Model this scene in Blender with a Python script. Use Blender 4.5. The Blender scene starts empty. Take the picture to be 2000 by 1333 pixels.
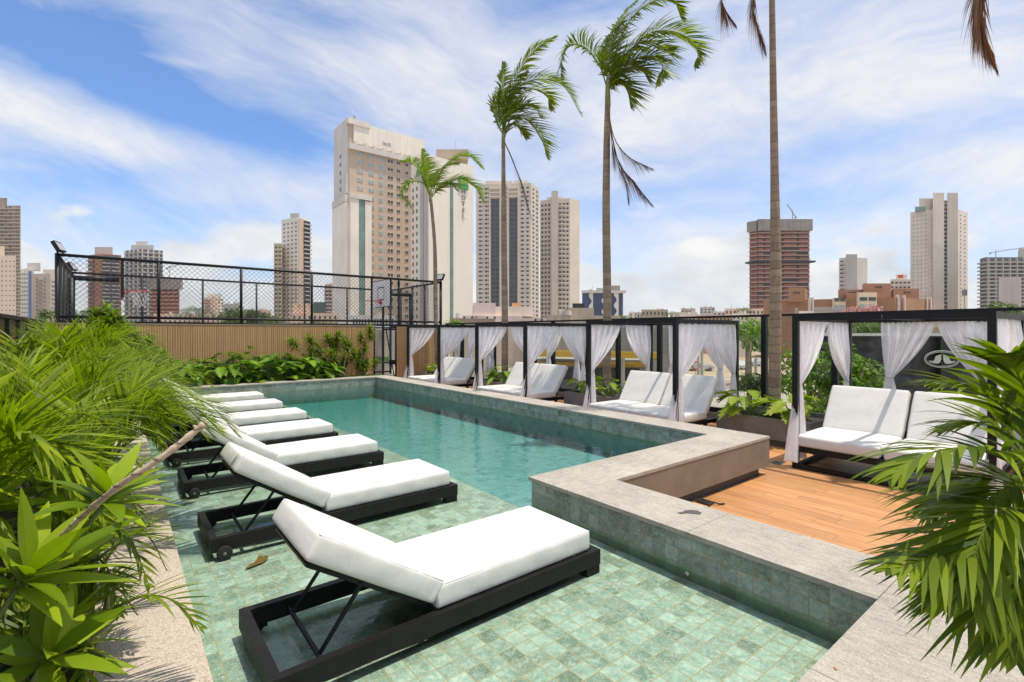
import bpy, bmesh, math, random
import numpy as np
from mathutils import Vector, Matrix, Euler
random.seed(7)
S = bpy.context.scene
COL = S.collection
R = math.radians
PI = math.pi

# ---------------------------------------------------------------- camera, world, sun, exposure
F, CX, HY, CAMH = 969.0, 1000.0, 650.0, 1.78
YAW = math.atan(770.0 / F)
sn, cs = math.sin(YAW), math.cos(YAW)
cam = bpy.data.cameras.new('camera')
cam.sensor_width = 36.0
cam.lens = F / 2000.0 * 36.0
cam.shift_y = -16.5 / 2000.0
cam.clip_start = 0.05
cam.clip_end = 9000.0
camo = bpy.data.objects.new('camera', cam)
camo.location = (0, 0, CAMH)
camo.rotation_euler = (R(90), 0, -YAW)
COL.objects.link(camo)
S.camera = camo

S.view_settings.view_transform = 'Standard'
S.view_settings.look = 'None'
S.view_settings.exposure = 0.62
S.view_settings.gamma = 1.0
S.view_settings.use_curve_mapping = False
S.render.engine = 'CYCLES'
cy = S.cycles
cy.use_denoising = True
cy.max_bounces = 7
cy.diffuse_bounces = 3
cy.glossy_bounces = 3
cy.transmission_bounces = 4
cy.transparent_max_bounces = 14
cy.caustics_reflective = False
cy.caustics_refractive = False
cy.sample_clamp_indirect = 6.0

SUN = Vector((0.18, -0.20, 1.0)).normalized()
sl = bpy.data.lights.new('sun', 'SUN')
sl.energy = 3.0
sl.angle = R(0.6)
sl.color = (1.0, 0.92, 0.78)
so = bpy.data.objects.new('sun', sl)
so.rotation_euler = SUN.to_track_quat('Z', 'Y').to_euler()
so.location = (0, 0, 60)
COL.objects.link(so)


class NT:
    """small helper to write node trees as expressions"""
    def __init__(s, tree):
        s.t = tree
        s.n = tree.nodes
        s.l = tree.links
    def new(s, typ, **kw):
        n = s.n.new(typ)
        for k, v in kw.items():
            setattr(n, k, v)
        return n
    def set(s, sock, v):
        if isinstance(v, bpy.types.NodeSocket):
            s.l.new(v, sock)
        elif v is not None:
            if hasattr(sock, 'default_value') and not isinstance(v, (int, float)) and len(v) == 3 and len(sock.default_value) == 4:
                v = (*v, 1.0)
            sock.default_value = v
    def m(s, op, a, b=None, c=None, clamp=False):
        n = s.new('ShaderNodeMath', operation=op, use_clamp=clamp)
        s.set(n.inputs[0], a)
        if b is not None: s.set(n.inputs[1], b)
        if c is not None: s.set(n.inputs[2], c)
        return n.outputs[0]
    def vm(s, op, a, b=None, out=0):
        n = s.new('ShaderNodeVectorMath', operation=op)
        s.set(n.inputs[0], a)
        if b is not None: s.set(n.inputs[1], b)
        return n.outputs[out]
    def dot(s, a, b):
        n = s.new('ShaderNodeVectorMath', operation='DOT_PRODUCT')
        s.set(n.inputs[0], a); s.set(n.inputs[1], b)
        return n.outputs['Value']
    def comb(s, x, y, z=0.0):
        n = s.new('ShaderNodeCombineXYZ')
        s.set(n.inputs[0], x); s.set(n.inputs[1], y); s.set(n.inputs[2], z)
        return n.outputs[0]
    def sep(s, v):
        n = s.new('ShaderNodeSeparateXYZ')
        s.set(n.inputs[0], v)
        return n.outputs
    def noise(s, vec, scale, detail=4, rough=0.55, dist=0.0, col=False):
        n = s.new('ShaderNodeTexNoise')
        s.set(n.inputs['Vector'], vec)
        n.inputs['Scale'].default_value = scale
        n.inputs['Detail'].default_value = detail
        n.inputs['Roughness'].default_value = rough
        n.inputs['Distortion'].default_value = dist
        return n.outputs['Color' if col else 'Fac']
    def ramp(s, fac, stops, interp='LINEAR'):
        n = s.new('ShaderNodeValToRGB')
        n.color_ramp.interpolation = interp
        e = n.color_ramp.elements
        while len(e) < len(stops): e.new(0.5)
        for k, (p, c) in enumerate(stops):
            e[k].position = p
            e[k].color = (*c, 1) if not isinstance(c, (int, float)) else (c, c, c, 1)
        s.set(n.inputs[0], fac)
        return n.outputs[0]
    def mix(s, fac, a, b, typ='MIX'):
        n = s.new('ShaderNodeMix', data_type='RGBA', blend_type=typ)
        s.set(n.inputs[0], fac); s.set(n.inputs[6], a); s.set(n.inputs[7], b)
        return n.outputs[2]
    def maprange(s, v, a, b, c=0.0, d=1.0, smooth=False):
        n = s.new('ShaderNodeMapRange', clamp=True)
        if smooth: n.interpolation_type = 'SMOOTHSTEP'
        s.set(n.inputs[0], v)
        for k, x in zip((1, 2, 3, 4), (a, b, c, d)): n.inputs[k].default_value = x
        return n.outputs[0]


# world: Nishita sky with cirrus streaks and low cumulus laid over it by direction
W = bpy.data.worlds.new('World')
S.world = W
W.use_nodes = True
W.node_tree.nodes.clear()
t = NT(W.node_tree)
sky = t.new('ShaderNodeTexSky', sky_type='NISHITA')
sky.sun_disc = False
sky.sun_elevation = math.asin(SUN.z)
sky.sun_rotation = math.atan2(SUN.x, SUN.y)
sky.altitude = 700
sky.air_density = 1.0
sky.dust_density = 0.6
sky.ozone_density = 2.0
d = t.new('ShaderNodeTexCoord').outputs['Generated']
du = t.dot(d, (cs, -sn, 0.0))
dw = t.dot(d, (sn, cs, 0.0))
dz = t.sep(d)[2]
den = t.m('ADD', t.m('ABSOLUTE', dw), 0.12)
den = t.m('MAXIMUM', den, 0.30)
U = t.m('DIVIDE', du, den)
V = t.m('DIVIDE', dz, den)

def skypos(x, y):
    u, v = (x - CX) / F, (HY - y) / F
    w = 1.0 / math.sqrt(1 + u * u + v * v)
    k = w / (w + 0.12)
    return u * k, v * k

def blob(x, y, ang, lx, ly):
    """soft oriented patch on the sky dome around one direction"""
    u0, v0 = skypos(x, y)
    a = R(ang); ca, sa = math.cos(a), math.sin(a)
    uu = t.m('SUBTRACT', U, u0); vv = t.m('SUBTRACT', V, v0)
    p = t.m('ADD', t.m('MULTIPLY', uu, ca / (lx / F)), t.m('MULTIPLY', vv, sa / (lx / F)))
    q = t.m('ADD', t.m('MULTIPLY', uu, -sa / (ly / F)), t.m('MULTIPLY', vv, ca / (ly / F)))
    r = t.m('ADD', t.m('MULTIPLY', p, p), t.m('MULTIPLY', q, q))
    return t.m('POWER', 2.718, t.m('MULTIPLY', r, -1.0))

uv = t.comb(U, V, 0.0)
warp = t.noise(uv, 1.7, 3, 0.5, col=True)
uvw = t.vm('ADD', uv, t.vm('MULTIPLY', t.vm('SUBTRACT', warp, (0.5, 0.5, 0.5)), (0.35, 0.22, 0.0)))
def aniso(vec, ang, sx, sy):
    mp = t.new('ShaderNodeMapping')
    t.set(mp.inputs['Vector'], vec)
    mp.inputs['Rotation'].default_value = (0, 0, R(ang))
    mp.inputs['Scale'].default_value = (sx, sy, 1)
    return mp.outputs[0]
rot1 = aniso(aniso(uvw, 24, 1, 1), 0, 1.5, 5.5)
st1 = t.noise(rot1, 1.6, 10, 0.68, 0.3)
rot2 = aniso(aniso(uvw, -12, 1, 1), 0, 1.3, 4.5)
st2 = t.noise(t.vm('ADD', rot2, (3.3, 7.1, 0)), 1.7, 10, 0.68, 0.3)
side = t.maprange(U, -0.25, 0.25, 0, 1, True)
st = t.m('ADD', t.m('MULTIPLY', st1, t.m('SUBTRACT', 1.0, side)), t.m('MULTIPLY', st2, side))
fine = t.noise(uvw, 9.0, 7, 0.6)
rot3 = aniso(aniso(uvw, 20, 1, 1), 0, 2.2, 15.0)
wisp = t.noise(rot3, 1.5, 10, 0.7, 0.6)
fine = t.m('ADD', t.m('MULTIPLY', fine, 0.45), t.m('MULTIPLY', wisp, 0.75))
big = t.noise(t.vm('ADD', uvw, (5.2, 1.3, 0)), 2.6, 5, 0.55)
dens = t.m('ADD', t.m('MULTIPLY', st, 1.5), t.m('MULTIPLY', big, 0.5))
dens = t.m('ADD', dens, t.m('MULTIPLY', fine, 0.55))
dens = t.m('ADD', dens, t.maprange(U, -0.3, 0.3, -0.74, -0.66, True))
HOLES = [(90, 70, -28, 190, 75, 0.75), (330, 205, -24, 250, 60, 0.95), (560, 268, -10, 150, 40, 0.5), (0, 330, 0, 190, 70, 0.45),
         (230, 60, -20, 160, 50, 0.45), (610, 30, -15, 150, 60, 0.5), (1130, 10, -5, 200, 55, 0.55), (300, 345, 5, 260, 34, 0.42), (460, 420, 0, 260, 30, 0.35),
         (1080, 280, 25, 110, 40, 0.4), (1380, 130, 5, 170, 40, 0.4), (1750, 265, 10, 260, 36, 0.5), (1250, 390, 5, 240, 50, 0.3), (1650, 390, 0, 300, 40, 0.3), (640, 190, -25, 120, 50, 0.35)]
CLOUDS = [(200, 250, -22, 330, 55, 0.5), (620, 330, -15, 300, 70, 0.55), (900, 200, -10, 220, 60, 0.35), (330, 118, -8, 70, 9, 0.5), (770, 115, 2, 230, 36, 0.35),
          (1250, 240, 20, 330, 40, 0.22), (1700, 120, 5, 300, 70, 0.35), (1930, 290, -10, 110, 40, 0.35), (1500, 200, 10, 240, 60, 0.25)]
for x, y, a, lx, ly, k in HOLES:
    dens = t.m('SUBTRACT', dens, t.m('MULTIPLY', blob(x, y, a, lx, ly), k * 0.9))
for x, y, a, lx, ly, k in CLOUDS:
    dens = t.m('ADD', dens, t.m('MULTIPLY', blob(x, y, a, lx, ly), k * 0.6))
dens = t.maprange(dens, -0.10, 0.98, 0.03, 0.92)
# low cumulus bank
cum = t.noise(t.vm('MULTIPLY', uv, (1.0, 1.9, 1.0)), 5.5, 9, 0.55)
cum = t.m('ADD', cum, t.maprange(V, 0.05, 0.36, 0.19, -0.34))
cumf = t.maprange(cum, 0.46, 0.60, 0, 1, True)
cumsh = t.noise(t.vm('ADD', t.vm('MULTIPLY', uv, (1.0, 1.9, 1.0)), (0.0, 0.06, 0.3)), 6.5, 7, 0.6)
hor = t.maprange(V, 0.0, 0.22, 0.62, 0.0)
skyc = t.mix(1.0, sky.outputs[0], (0.52, 0.71, 0.94), 'MULTIPLY')
gain = t.new('ShaderNodeMix', data_type='RGBA')
CLW = 4.5
circ = t.mix(t.maprange(st, 0.35, 0.7), (0.77 * CLW, 0.81 * CLW, 0.92 * CLW), (0.97 * CLW, 0.955 * CLW, 0.95 * CLW))
c1 = t.mix(t.m('MAXIMUM', dens, hor), skyc, circ)
cumc = t.ramp(cumsh, [(0.30, (0.66 * CLW, 0.70 * CLW, 0.76 * CLW)), (0.62, (0.97 * CLW, 0.97 * CLW, 0.97 * CLW))])
c2 = t.mix(t.m('MULTIPLY', cumf, 0.85), c1, cumc)
# sky brightness raised above the frame, added as fill for shaded upright faces
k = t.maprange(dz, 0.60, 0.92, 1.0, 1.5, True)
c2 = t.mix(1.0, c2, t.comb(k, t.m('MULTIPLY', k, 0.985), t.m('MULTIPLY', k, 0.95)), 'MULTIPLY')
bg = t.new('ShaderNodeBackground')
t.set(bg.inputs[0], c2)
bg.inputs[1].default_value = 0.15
out = t.new('ShaderNodeOutputWorld')
t.l.new(bg.outputs[0], out.inputs[0])
W.cycles.sampling_method = 'MANUAL'
W.cycles.sample_map_resolution = 512


# ---------------------------------------------------------------- photograph pixel -> place in the world
def ray(x, y):
    r = (x - CX) / F
    return Vector((sn + cs * r, cs - sn * r, (HY - y) / F))
def at_z(x, y, z):
    d = ray(x, y); return Vector((0, 0, CAMH)) + d * ((z - CAMH) / d.z)
def at_d(x, y, D):
    return Vector((0, 0, CAMH)) + ray(x, y) * D
def at_X(x, y, X):
    d = ray(x, y); return Vector((0, 0, CAMH)) + d * (X / d.x)
def at_Y(x, y, Y):
    d = ray(x, y); return Vector((0, 0, CAMH)) + d * (Y / d.y)
def zy(y, D):
    return CAMH + (HY - y) / F * D
def depth(p):
    return p[0] * sn + p[1] * cs


# ---------------------------------------------------------------- mesh builder
class MB:
    def __init__(s):
        s.v = []; s.f = []; s.u = {}
    def add(s, vs, fs):
        o = len(s.v)
        s.v.extend([tuple(p) for p in vs])
        s.f.extend([tuple(i + o for i in f) for f in fs])
    def quad(s, a, b, c, d):
        s.add((a, b, c, d), ((0, 1, 2, 3),))
    def box(s, x0, x1, y0, y1, z0, z1):
        s.add([(x0, y0, z0), (x1, y0, z0), (x1, y1, z0), (x0, y1, z0), (x0, y0, z1), (x1, y0, z1), (x1, y1, z1), (x0, y1, z1)],
              [(0, 3, 2, 1), (4, 5, 6, 7), (0, 1, 5, 4), (1, 2, 6, 5), (2, 3, 7, 6), (3, 0, 4, 7)])
    def obox(s, c, ax, ay, az):
        c = Vector(c); ax = Vector(ax); ay = Vector(ay); az = Vector(az)
        vs = [c + ax * i + ay * j + az * k for k in (-1, 1) for i, j in ((-1, -1), (1, -1), (1, 1), (-1, 1))]
        s.add(vs, [(0, 3, 2, 1), (4, 5, 6, 7), (0, 1, 5, 4), (1, 2, 6, 5), (2, 3, 7, 6), (3, 0, 4, 7)])
    def bar(s, p, q, w, h=None, up=(0, 0, 1)):
        p = Vector(p); q = Vector(q); h = h or w
        d = (q - p); L = d.length; d.normalize()
        u = Vector(up)
        if abs(d.dot(u)) > 0.98: u = Vector((1, 0, 0))
        sd = d.cross(u).normalized(); u = sd.cross(d)
        s.obox((p + q) / 2, d * (L / 2), sd * (w / 2), u * (h / 2))
    def tube(s, pts, radii, n=8, cap=True):
        pts = [Vector(p) for p in pts]
        if isinstance(radii, (int, float)): radii = [radii] * len(pts)
        o = len(s.v); ref = None
        for k, p in enumerate(pts):
            d = (pts[min(k + 1, len(pts) - 1)] - pts[max(k - 1, 0)]).normalized()
            if ref is None:
                ref = Vector((0, 0, 1)) if abs(d.z) < 0.9 else Vector((1, 0, 0))
            a = d.cross(ref).normalized(); b = a.cross(d).normalized(); ref = b
            for i in range(n):
                th = 2 * PI * i / n
                s.v.append(tuple(p + (a * math.cos(th) + b * math.sin(th)) * radii[k]))
        for k in range(len(pts) - 1):
            for i in range(n):
                j = (i + 1) % n
                s.f.append((o + k * n + i, o + k * n + j, o + (k + 1) * n + j, o + (k + 1) * n + i))
        if cap:
            s.f.append(tuple(o + i for i in range(n))[::-1])
            s.f.append(tuple(o + (len(pts) - 1) * n + i for i in range(n)))
    def prism(s, pts, z0, z1):
        n = len(pts)
        s.add([(p[0], p[1], z0) for p in pts] + [(p[0], p[1], z1) for p in pts],
              [tuple(range(n))[::-1], tuple(range(n, 2 * n))] + [(i, (i + 1) % n, n + (i + 1) % n, n + i) for i in range(n)])
    def lathe(s, c, prof, n=16):
        c = Vector(c); o = len(s.v)
        for r, z in prof:
            for i in range(n):
                th = 2 * PI * i / n
                s.v.append((c.x + r * math.cos(th), c.y + r * math.sin(th), c.z + z))
        for k in range(len(prof) - 1):
            for i in range(n):
                j = (i + 1) % n
                s.f.append((o + k * n + i, o + k * n + j, o + (k + 1) * n + j, o + (k + 1) * n + i))
        s.f.append(tuple(o + i for i in range(n))[::-1])
        s.f.append(tuple(o + (len(prof) - 1) * n + i for i in range(n)))
    def build(s, name, mat, parent=None, world=False, smooth=False, label=None, kind=None, off=None):
        me = bpy.data.meshes.new(name)
        v = np.array(s.v, dtype=np.float32).reshape(-1, 3)
        if world and parent is not None:
            v = v - np.array(root_of(parent).location, dtype=np.float32)
        if off is not None:
            v = v - np.array(off, dtype=np.float32)
        me.from_pydata(v.tolist(), [], s.f)
        me.update()
        if len(me.polygons):
            boxuv(me)
            if smooth:
                me.polygons.foreach_set('use_smooth', np.ones(len(me.polygons), dtype=bool))
        me.materials.append(mat)
        o = bpy.data.objects.new(name, me)
        if off is not None: o.location = off
        COL.objects.link(o)
        if parent is not None: o.parent = parent
        if label: o['label'] = label
        if kind: o['kind'] = kind
        return o


def root_of(o):
    while o.parent is not None: o = o.parent
    return o

def boxuv(me):
    nl = len(me.loops)
    co = np.zeros(len(me.vertices) * 3, dtype=np.float32); me.vertices.foreach_get('co', co); co = co.reshape(-1, 3)
    li = np.zeros(nl, dtype=np.int32); me.loops.foreach_get('vertex_index', li)
    nr = np.zeros(len(me.polygons) * 3, dtype=np.float32); me.polygons.foreach_get('normal', nr); nr = np.abs(nr.reshape(-1, 3))
    tot = np.zeros(len(me.polygons), dtype=np.int32); me.polygons.foreach_get('loop_total', tot)
    ax = np.repeat(np.argmax(nr + np.array([0, 0, 1e-4], dtype=np.float32), axis=1), tot)
    p = co[li]
    uv = np.zeros((nl, 2), dtype=np.float32)
    uv[ax == 2] = p[ax == 2][:, [0, 1]]
    uv[ax == 0] = p[ax == 0][:, [1, 2]]
    uv[ax == 1] = p[ax == 1][:, [0, 2]]
    l = me.uv_layers.new(name='UVMap')
    l.data.foreach_set('uv', uv.ravel())

def tag(o, label, cat, group=None):
    o['label'] = label; o['category'] = cat
    if group: o['group'] = group
    return o
def thing(name, label, cat, loc=(0, 0, 0), rotz=0.0, group=None):
    o = bpy.data.objects.new(name, None)
    o.empty_display_size = 0.2
    COL.objects.link(o)
    o.location = loc; o.rotation_euler = (0, 0, rotz)
    return tag(o, label, cat, group)
def struct(o):
    o['kind'] = 'structure'; return o
KIDS = {}
def copy_tree(o, parent=None):
    c = o.copy(); COL.objects.link(c)
    if parent is not None: c.parent = parent
    for ch in list(o.children):
        copy_tree(ch, c)
    return c


# ---------------------------------------------------------------- materials
MATS = {}
def newmat(name):
    m = bpy.data.materials.new(name); m.use_nodes = True
    m.node_tree.nodes.clear()
    n = NT(m.node_tree)
    o = n.new('ShaderNodeOutputMaterial')
    return m, n, o
def pbsdf(n, col, rough=0.6, metal=0.0, spec=0.5, bump=None, bstr=0.2, bdist=0.01):
    p = n.new('ShaderNodeBsdfPrincipled')
    n.set(p.inputs['Base Color'], col)
    n.set(p.inputs['Roughness'], rough)
    p.inputs['Metallic'].default_value = metal
    p.inputs['Specular IOR Level'].default_value = spec
    if bump is not None:
        b = n.new('ShaderNodeBump')
        b.inputs['Strength'].default_value = bstr
        b.inputs['Distance'].default_value = bdist
        n.set(b.inputs['Height'], bump)
        n.l.new(b.outputs[0], p.inputs['Normal'])
    return p
def simple(name, col, rough=0.6, var=0.12, scale=6.0, metal=0.0, spec=0.5, bump=0.0, bscale=60.0):
    """plain paint / stone / cloth with a little uneven tone"""
    if name in MATS: return MATS[name]
    m, n, o = newmat(name)
    pos = n.new('ShaderNodeTexCoord').outputs['Object']
    f = n.noise(pos, scale, 5, 0.6)
    lo = tuple(c * (1 - var) for c in col); hi = tuple(min(1, c * (1 + var)) for c in col)
    c = n.ramp(f, [(0.3, lo), (0.7, hi)])
    bmp = n.noise(pos, bscale, 3, 0.6) if bump else None
    p = pbsdf(n, c, rough, metal, spec, bmp, bump, 0.01)
    n.l.new(p.outputs[0], o.inputs[0])
    MATS[name] = m
    return m
def facade(name, col, var=0.10, streak=0.14, rough=0.8, tint=None):
    """weathered plaster: soft blotches plus vertical rain streaks"""
    if name in MATS: return MATS[name]
    m, n, o = newmat(name)
    col = tuple(min(.84, x * 1.25 * k) for x, k in zip(col, (1.04, .995, .93)))
    pos = n.new('ShaderNodeNewGeometry').outputs['Position']
    f = n.noise(pos, 0.12, 5, 0.6)
    sv = n.noise(n.vm('MULTIPLY', pos, (1.1, 1.1, 0.05)), 0.9, 4, 0.6)
    c = n.ramp(f, [(0.3, tuple(x * (1 - var) for x in col)), (0.7, tuple(min(1, x * (1 + var * 0.6)) for x in col))])
    k = n.maprange(sv, 0.35, 0.75, 1.0, 1.0 - streak)
    c = n.mix(1.0, c, n.comb(k, k, k), 'MULTIPLY')
    p = pbsdf(n, c, rough)
    n.l.new(p.outputs[0], o.inputs[0])
    MATS[name] = m
    return m

def m_tile(name='green_stone_tile', wall=False):
    """hand-cut green stone tile, 10 cm: tone, veins and pits differ from tile to tile"""
    m, n, o = newmat(name)
    uv = n.new('ShaderNodeUVMap').outputs[0]
    if wall: uv = n.vm('ADD', uv, (0.0, 0.05, 0.0))
    s = n.vm('SCALE', uv); s.node.inputs['Scale'].default_value = 10.0
    cell = n.vm('FLOOR', s); fr = n.vm('FRACTION', s)
    wn = n.new('ShaderNodeTexWhiteNoise', noise_dimensions='2D'); n.set(wn.inputs['Vector'], cell)
    rnd = wn.outputs['Value']; rc = n.sep(wn.outputs['Color'])
    x, y, _ = n.sep(fr)
    ex = n.m('MINIMUM', x, n.m('SUBTRACT', 1.0, x)); ey = n.m('MINIMUM', y, n.m('SUBTRACT', 1.0, y))
    pos = n.comb(n.sep(uv)[0], n.sep(uv)[1], n.m('MULTIPLY', rnd, 9.0))
    wob = n.m('MULTIPLY', n.m('SUBTRACT', n.noise(uv, 60, 2), 0.5), 0.03)
    e = n.m('ADD', n.m('MINIMUM', ex, ey), wob)
    g = n.maprange(e, 0.018, 0.036, 1.0, 0.0)
    base = n.ramp(rnd, [(0.0, (0.34, 0.44, 0.36)), (0.3, (0.40, 0.50, 0.42)), (0.55, (0.33, 0.43, 0.35)), (0.78, (0.43, 0.52, 0.44)), (0.95, (0.30, 0.35, 0.27))])
    big = n.noise(pos, 26, 6, 0.75, 0.8)
    base = n.mix(n.maprange(big, 0.44, 0.62, 0.0, 0.8), base, (0.58, 0.67, 0.57))
    low = n.noise(pos, 14, 5, 0.7, 0.5)
    base = n.mix(n.maprange(low, 0.48, 0.64, 0.0, 0.62), base, (0.17, 0.26, 0.19))
    ck = n.noise(pos, 62, 5, 0.8, 1.3)
    line = n.maprange(n.m('ABSOLUTE', n.m('SUBTRACT', ck, 0.5)), 0.0, 0.075, 1.0, 0.0)
    amt = n.maprange(rc[1], 0.35, 0.95, 0.08, 1.0)
    base = n.mix(n.m('MULTIPLY', line, amt), base, (0.085, 0.105, 0.065))
    dk = n.maprange(rc[2], 0.80, 0.95, 0.0, 0.75)
    base = n.mix(n.m('MULTIPLY', dk, n.maprange(big, 0.36, 0.58, 1, 0.15)), base, (0.12, 0.16, 0.10))
    base = n.mix(1.0, base, (1.0, 0.97, 0.97) if wall else (0.97, 0.95, 0.93), 'MULTIPLY')
    c = n.mix(g, base, (0.42, 0.32, 0.16))
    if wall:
        # stone toned darker on the walls; green algae below the waterline
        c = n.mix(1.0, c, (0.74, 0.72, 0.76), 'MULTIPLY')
        z = n.sep(n.new('ShaderNodeNewGeometry').outputs['Position'])[2]
        wz = n.m('ADD', z, n.m('MULTIPLY', n.m('SUBTRACT', n.noise(uv, 9, 4), 0.5), 0.02))
        al = n.m('MULTIPLY', n.maprange(wz, ALG, ALG + 0.02, 0.5, 0.0), n.maprange(z, 0.10, 0.13, 0.0, 1.0))
        c = n.mix(al, c, (0.12, 0.22, 0.095))
    hb = n.m('SUBTRACT', n.m('MULTIPLY', big, 0.5), g)
    p = pbsdf(n, c, 0.42, bump=hb, bstr=0.4, bdist=0.004)
    n.l.new(p.outputs[0], o.inputs[0])
    return m
ALG = 0.235
def m_basin():
    m, n, o = newmat('pool_basin_tile')
    uv = n.new('ShaderNodeUVMap').outputs[0]
    s = n.vm('SCALE', uv); s.node.inputs['Scale'].default_value = 10.0
    cell = n.vm('FLOOR', s); fr = n.vm('FRACTION', s)
    wn = n.new('ShaderNodeTexWhiteNoise', noise_dimensions='2D'); n.set(wn.inputs['Vector'], cell)
    x, y, _ = n.sep(fr)
    ex = n.m('MINIMUM', x, n.m('SUBTRACT', 1.0, x)); ey = n.m('MINIMUM', y, n.m('SUBTRACT', 1.0, y))
    g = n.maprange(n.m('MINIMUM', ex, ey), 0.02, 0.05, 0.6, 0.0)
    c = n.ramp(wn.outputs['Value'], [(0, (0.24, 0.32, 0.305)), (0.6, (0.30, 0.38, 0.36)), (1, (0.19, 0.26, 0.245))])
    c = n.mix(g, c, (0.34, 0.38, 0.34))
    p = pbsdf(n, c, 0.6)
    n.l.new(p.outputs[0], o.inputs[0])
    return m
def m_water():
    m, n, o = newmat('pool_water')
    pos = n.new('ShaderNodeTexCoord').outputs['Object']
    w1 = n.noise(n.vm('MULTIPLY', pos, (1.0, 1.7, 1.0)), 4.2, 3, 0.5, 0.5)
    w2 = n.noise(pos, 17.0, 2, 0.5)
    h = n.m('ADD', n.m('MULTIPLY', w1, 0.8), n.m('MULTIPLY', w2, 0.22))
    b = n.new('ShaderNodeBump'); b.inputs['Strength'].default_value = 0.17; b.inputs['Distance'].default_value = 0.05
    n.set(b.inputs['Height'], h)
    fr = n.new('ShaderNodeFresnel'); fr.inputs['IOR'].default_value = 1.33
    n.l.new(b.outputs[0], fr.inputs['Normal'])
    gl = n.new('ShaderNodeBsdfGlossy'); gl.inputs['Roughness'].default_value = 0.015
    n.l.new(b.outputs[0], gl.inputs['Normal'])
    tr = n.new('ShaderNodeBsdfTransparent'); tr.inputs[0].default_value = (0.95, 0.99, 0.97, 1)
    mx = n.new('ShaderNodeMixShader')
    n.l.new(fr.outputs[0], mx.inputs[0]); n.l.new(tr.outputs[0], mx.inputs[1]); n.l.new(gl.outputs[0], mx.inputs[2])
    n.l.new(mx.outputs[0], o.inputs[0])
    va = n.new('ShaderNodeVolumeAbsorption'); va.inputs['Color'].default_value = (0.14, 0.78, 0.77, 1); va.inputs['Density'].default_value = 0.70
    n.l.new(va.outputs[0], o.inputs['Volume'])
    return m
def m_stone(name, col, along=(1, 8), dark=0.0):
    """grey bush-hammered stone with fine directional grain and faint blotches"""
    m, n, o = newmat(name)
    pos = n.new('ShaderNodeNewGeometry').outputs['Position']
    gr = n.noise(n.vm('MULTIPLY', pos, (along[0], along[1], 3.0)), 5.5, 7, 0.75, 0.5)
    fi = n.noise(pos, 120, 4, 0.8)
    bl = n.noise(pos, 1.6, 5, 0.6)
    f = n.m('ADD', n.m('MULTIPLY', gr, 0.34), n.m('ADD', n.m('MULTIPLY', fi, 0.46), n.m('MULTIPLY', bl, 0.25)))
    c = n.ramp(f, [(0.40, tuple(x * 0.50 for x in col)), (0.54, col), (0.68, tuple(min(1, x * 1.45) for x in col))])
    p = pbsdf(n, c, 0.75, bump=f, bstr=0.25, bdist=0.004)
    n.l.new(p.outputs[0], o.inputs[0])
    return m
def m_pebble():
    m, n, o = newmat('washed_pebble')
    pos = n.new('ShaderNodeNewGeometry').outputs['Position']
    v = n.new('ShaderNodeTexVoronoi'); v.inputs['Scale'].default_value = 150
    n.set(v.inputs['Vector'], pos)
    rv = n.sep(v.outputs['Color'])[0]
    c = n.ramp(rv, [(0.0, (0.30, 0.24, 0.18)), (0.35, (0.46, 0.38, 0.30)), (0.7, (0.58, 0.50, 0.41)), (1.0, (0.34, 0.30, 0.26))])
    c = n.mix(n.maprange(n.noise(pos, 2.5, 4), 0.35, 0.7, 0.0, 0.35), c, (0.40, 0.35, 0.30))
    p = pbsdf(n, c, 0.8, bump=n.m('SUBTRACT', 1.0, v.outputs['Distance']), bstr=0.5, bdist=0.004)
    n.l.new(p.outputs[0], o.inputs[0])
    return m
def m_deck():
    m, n, o = newmat('wood_plank_floor')
    uv = n.new('ShaderNodeUVMap').outputs[0]
    x, y, _ = n.sep(uv)
    row = n.m('FLOOR', n.m('DIVIDE', x, 0.15))
    w0 = n.new('ShaderNodeTexWhiteNoise', noise_dimensions='1D'); n.set(w0.inputs['W'], row)
    yy = n.m('ADD', n.m('DIVIDE', y, 1.2), w0.outputs['Value'])
    cell = n.comb(row, n.m('FLOOR', yy), 0)
    wn = n.new('ShaderNodeTexWhiteNoise', noise_dimensions='2D'); n.set(wn.inputs['Vector'], cell)
    fx = n.m('FRACT', n.m('DIVIDE', x, 0.15)); fy = n.m('FRACT', yy)
    ex = n.m('MINIMUM', fx, n.m('SUBTRACT', 1.0, fx)); ey = n.m('MULTIPLY', n.m('MINIMUM', fy, n.m('SUBTRACT', 1.0, fy)), 8.0)
    gap = n.maprange(n.m('MINIMUM', ex, ey), 0.008, 0.02, 1.0, 0.0)
    gp = n.comb(n.m('MULTIPLY', x, 14.0), n.m('ADD', n.m('MULTIPLY', y, 0.9), n.m('MULTIPLY', wn.outputs['Value'], 20.0)), wn.outputs['Value'])
    gr = n.noise(gp, 2.2, 7, 0.65, 0.8)
    c = n.ramp(gr, [(0.25, (0.33, 0.165, 0.068)), (0.48, (0.48, 0.225, 0.085)), (0.72, (0.60, 0.32, 0.135))])
    k = n.maprange(wn.outputs['Value'], 0, 1, 0.82, 1.14)
    c = n.mix(1.0, c, n.comb(k, k, k), 'MULTIPLY')
    c = n.mix(n.m('MULTIPLY', gap, 0.75), c, (0.12, 0.06, 0.03))
    p = pbsdf(n, c, 0.5, bump=n.m('SUBTRACT', gr, gap), bstr=0.15, bdist=0.003)
    n.l.new(p.outputs[0], o.inputs[0])
    return m
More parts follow.
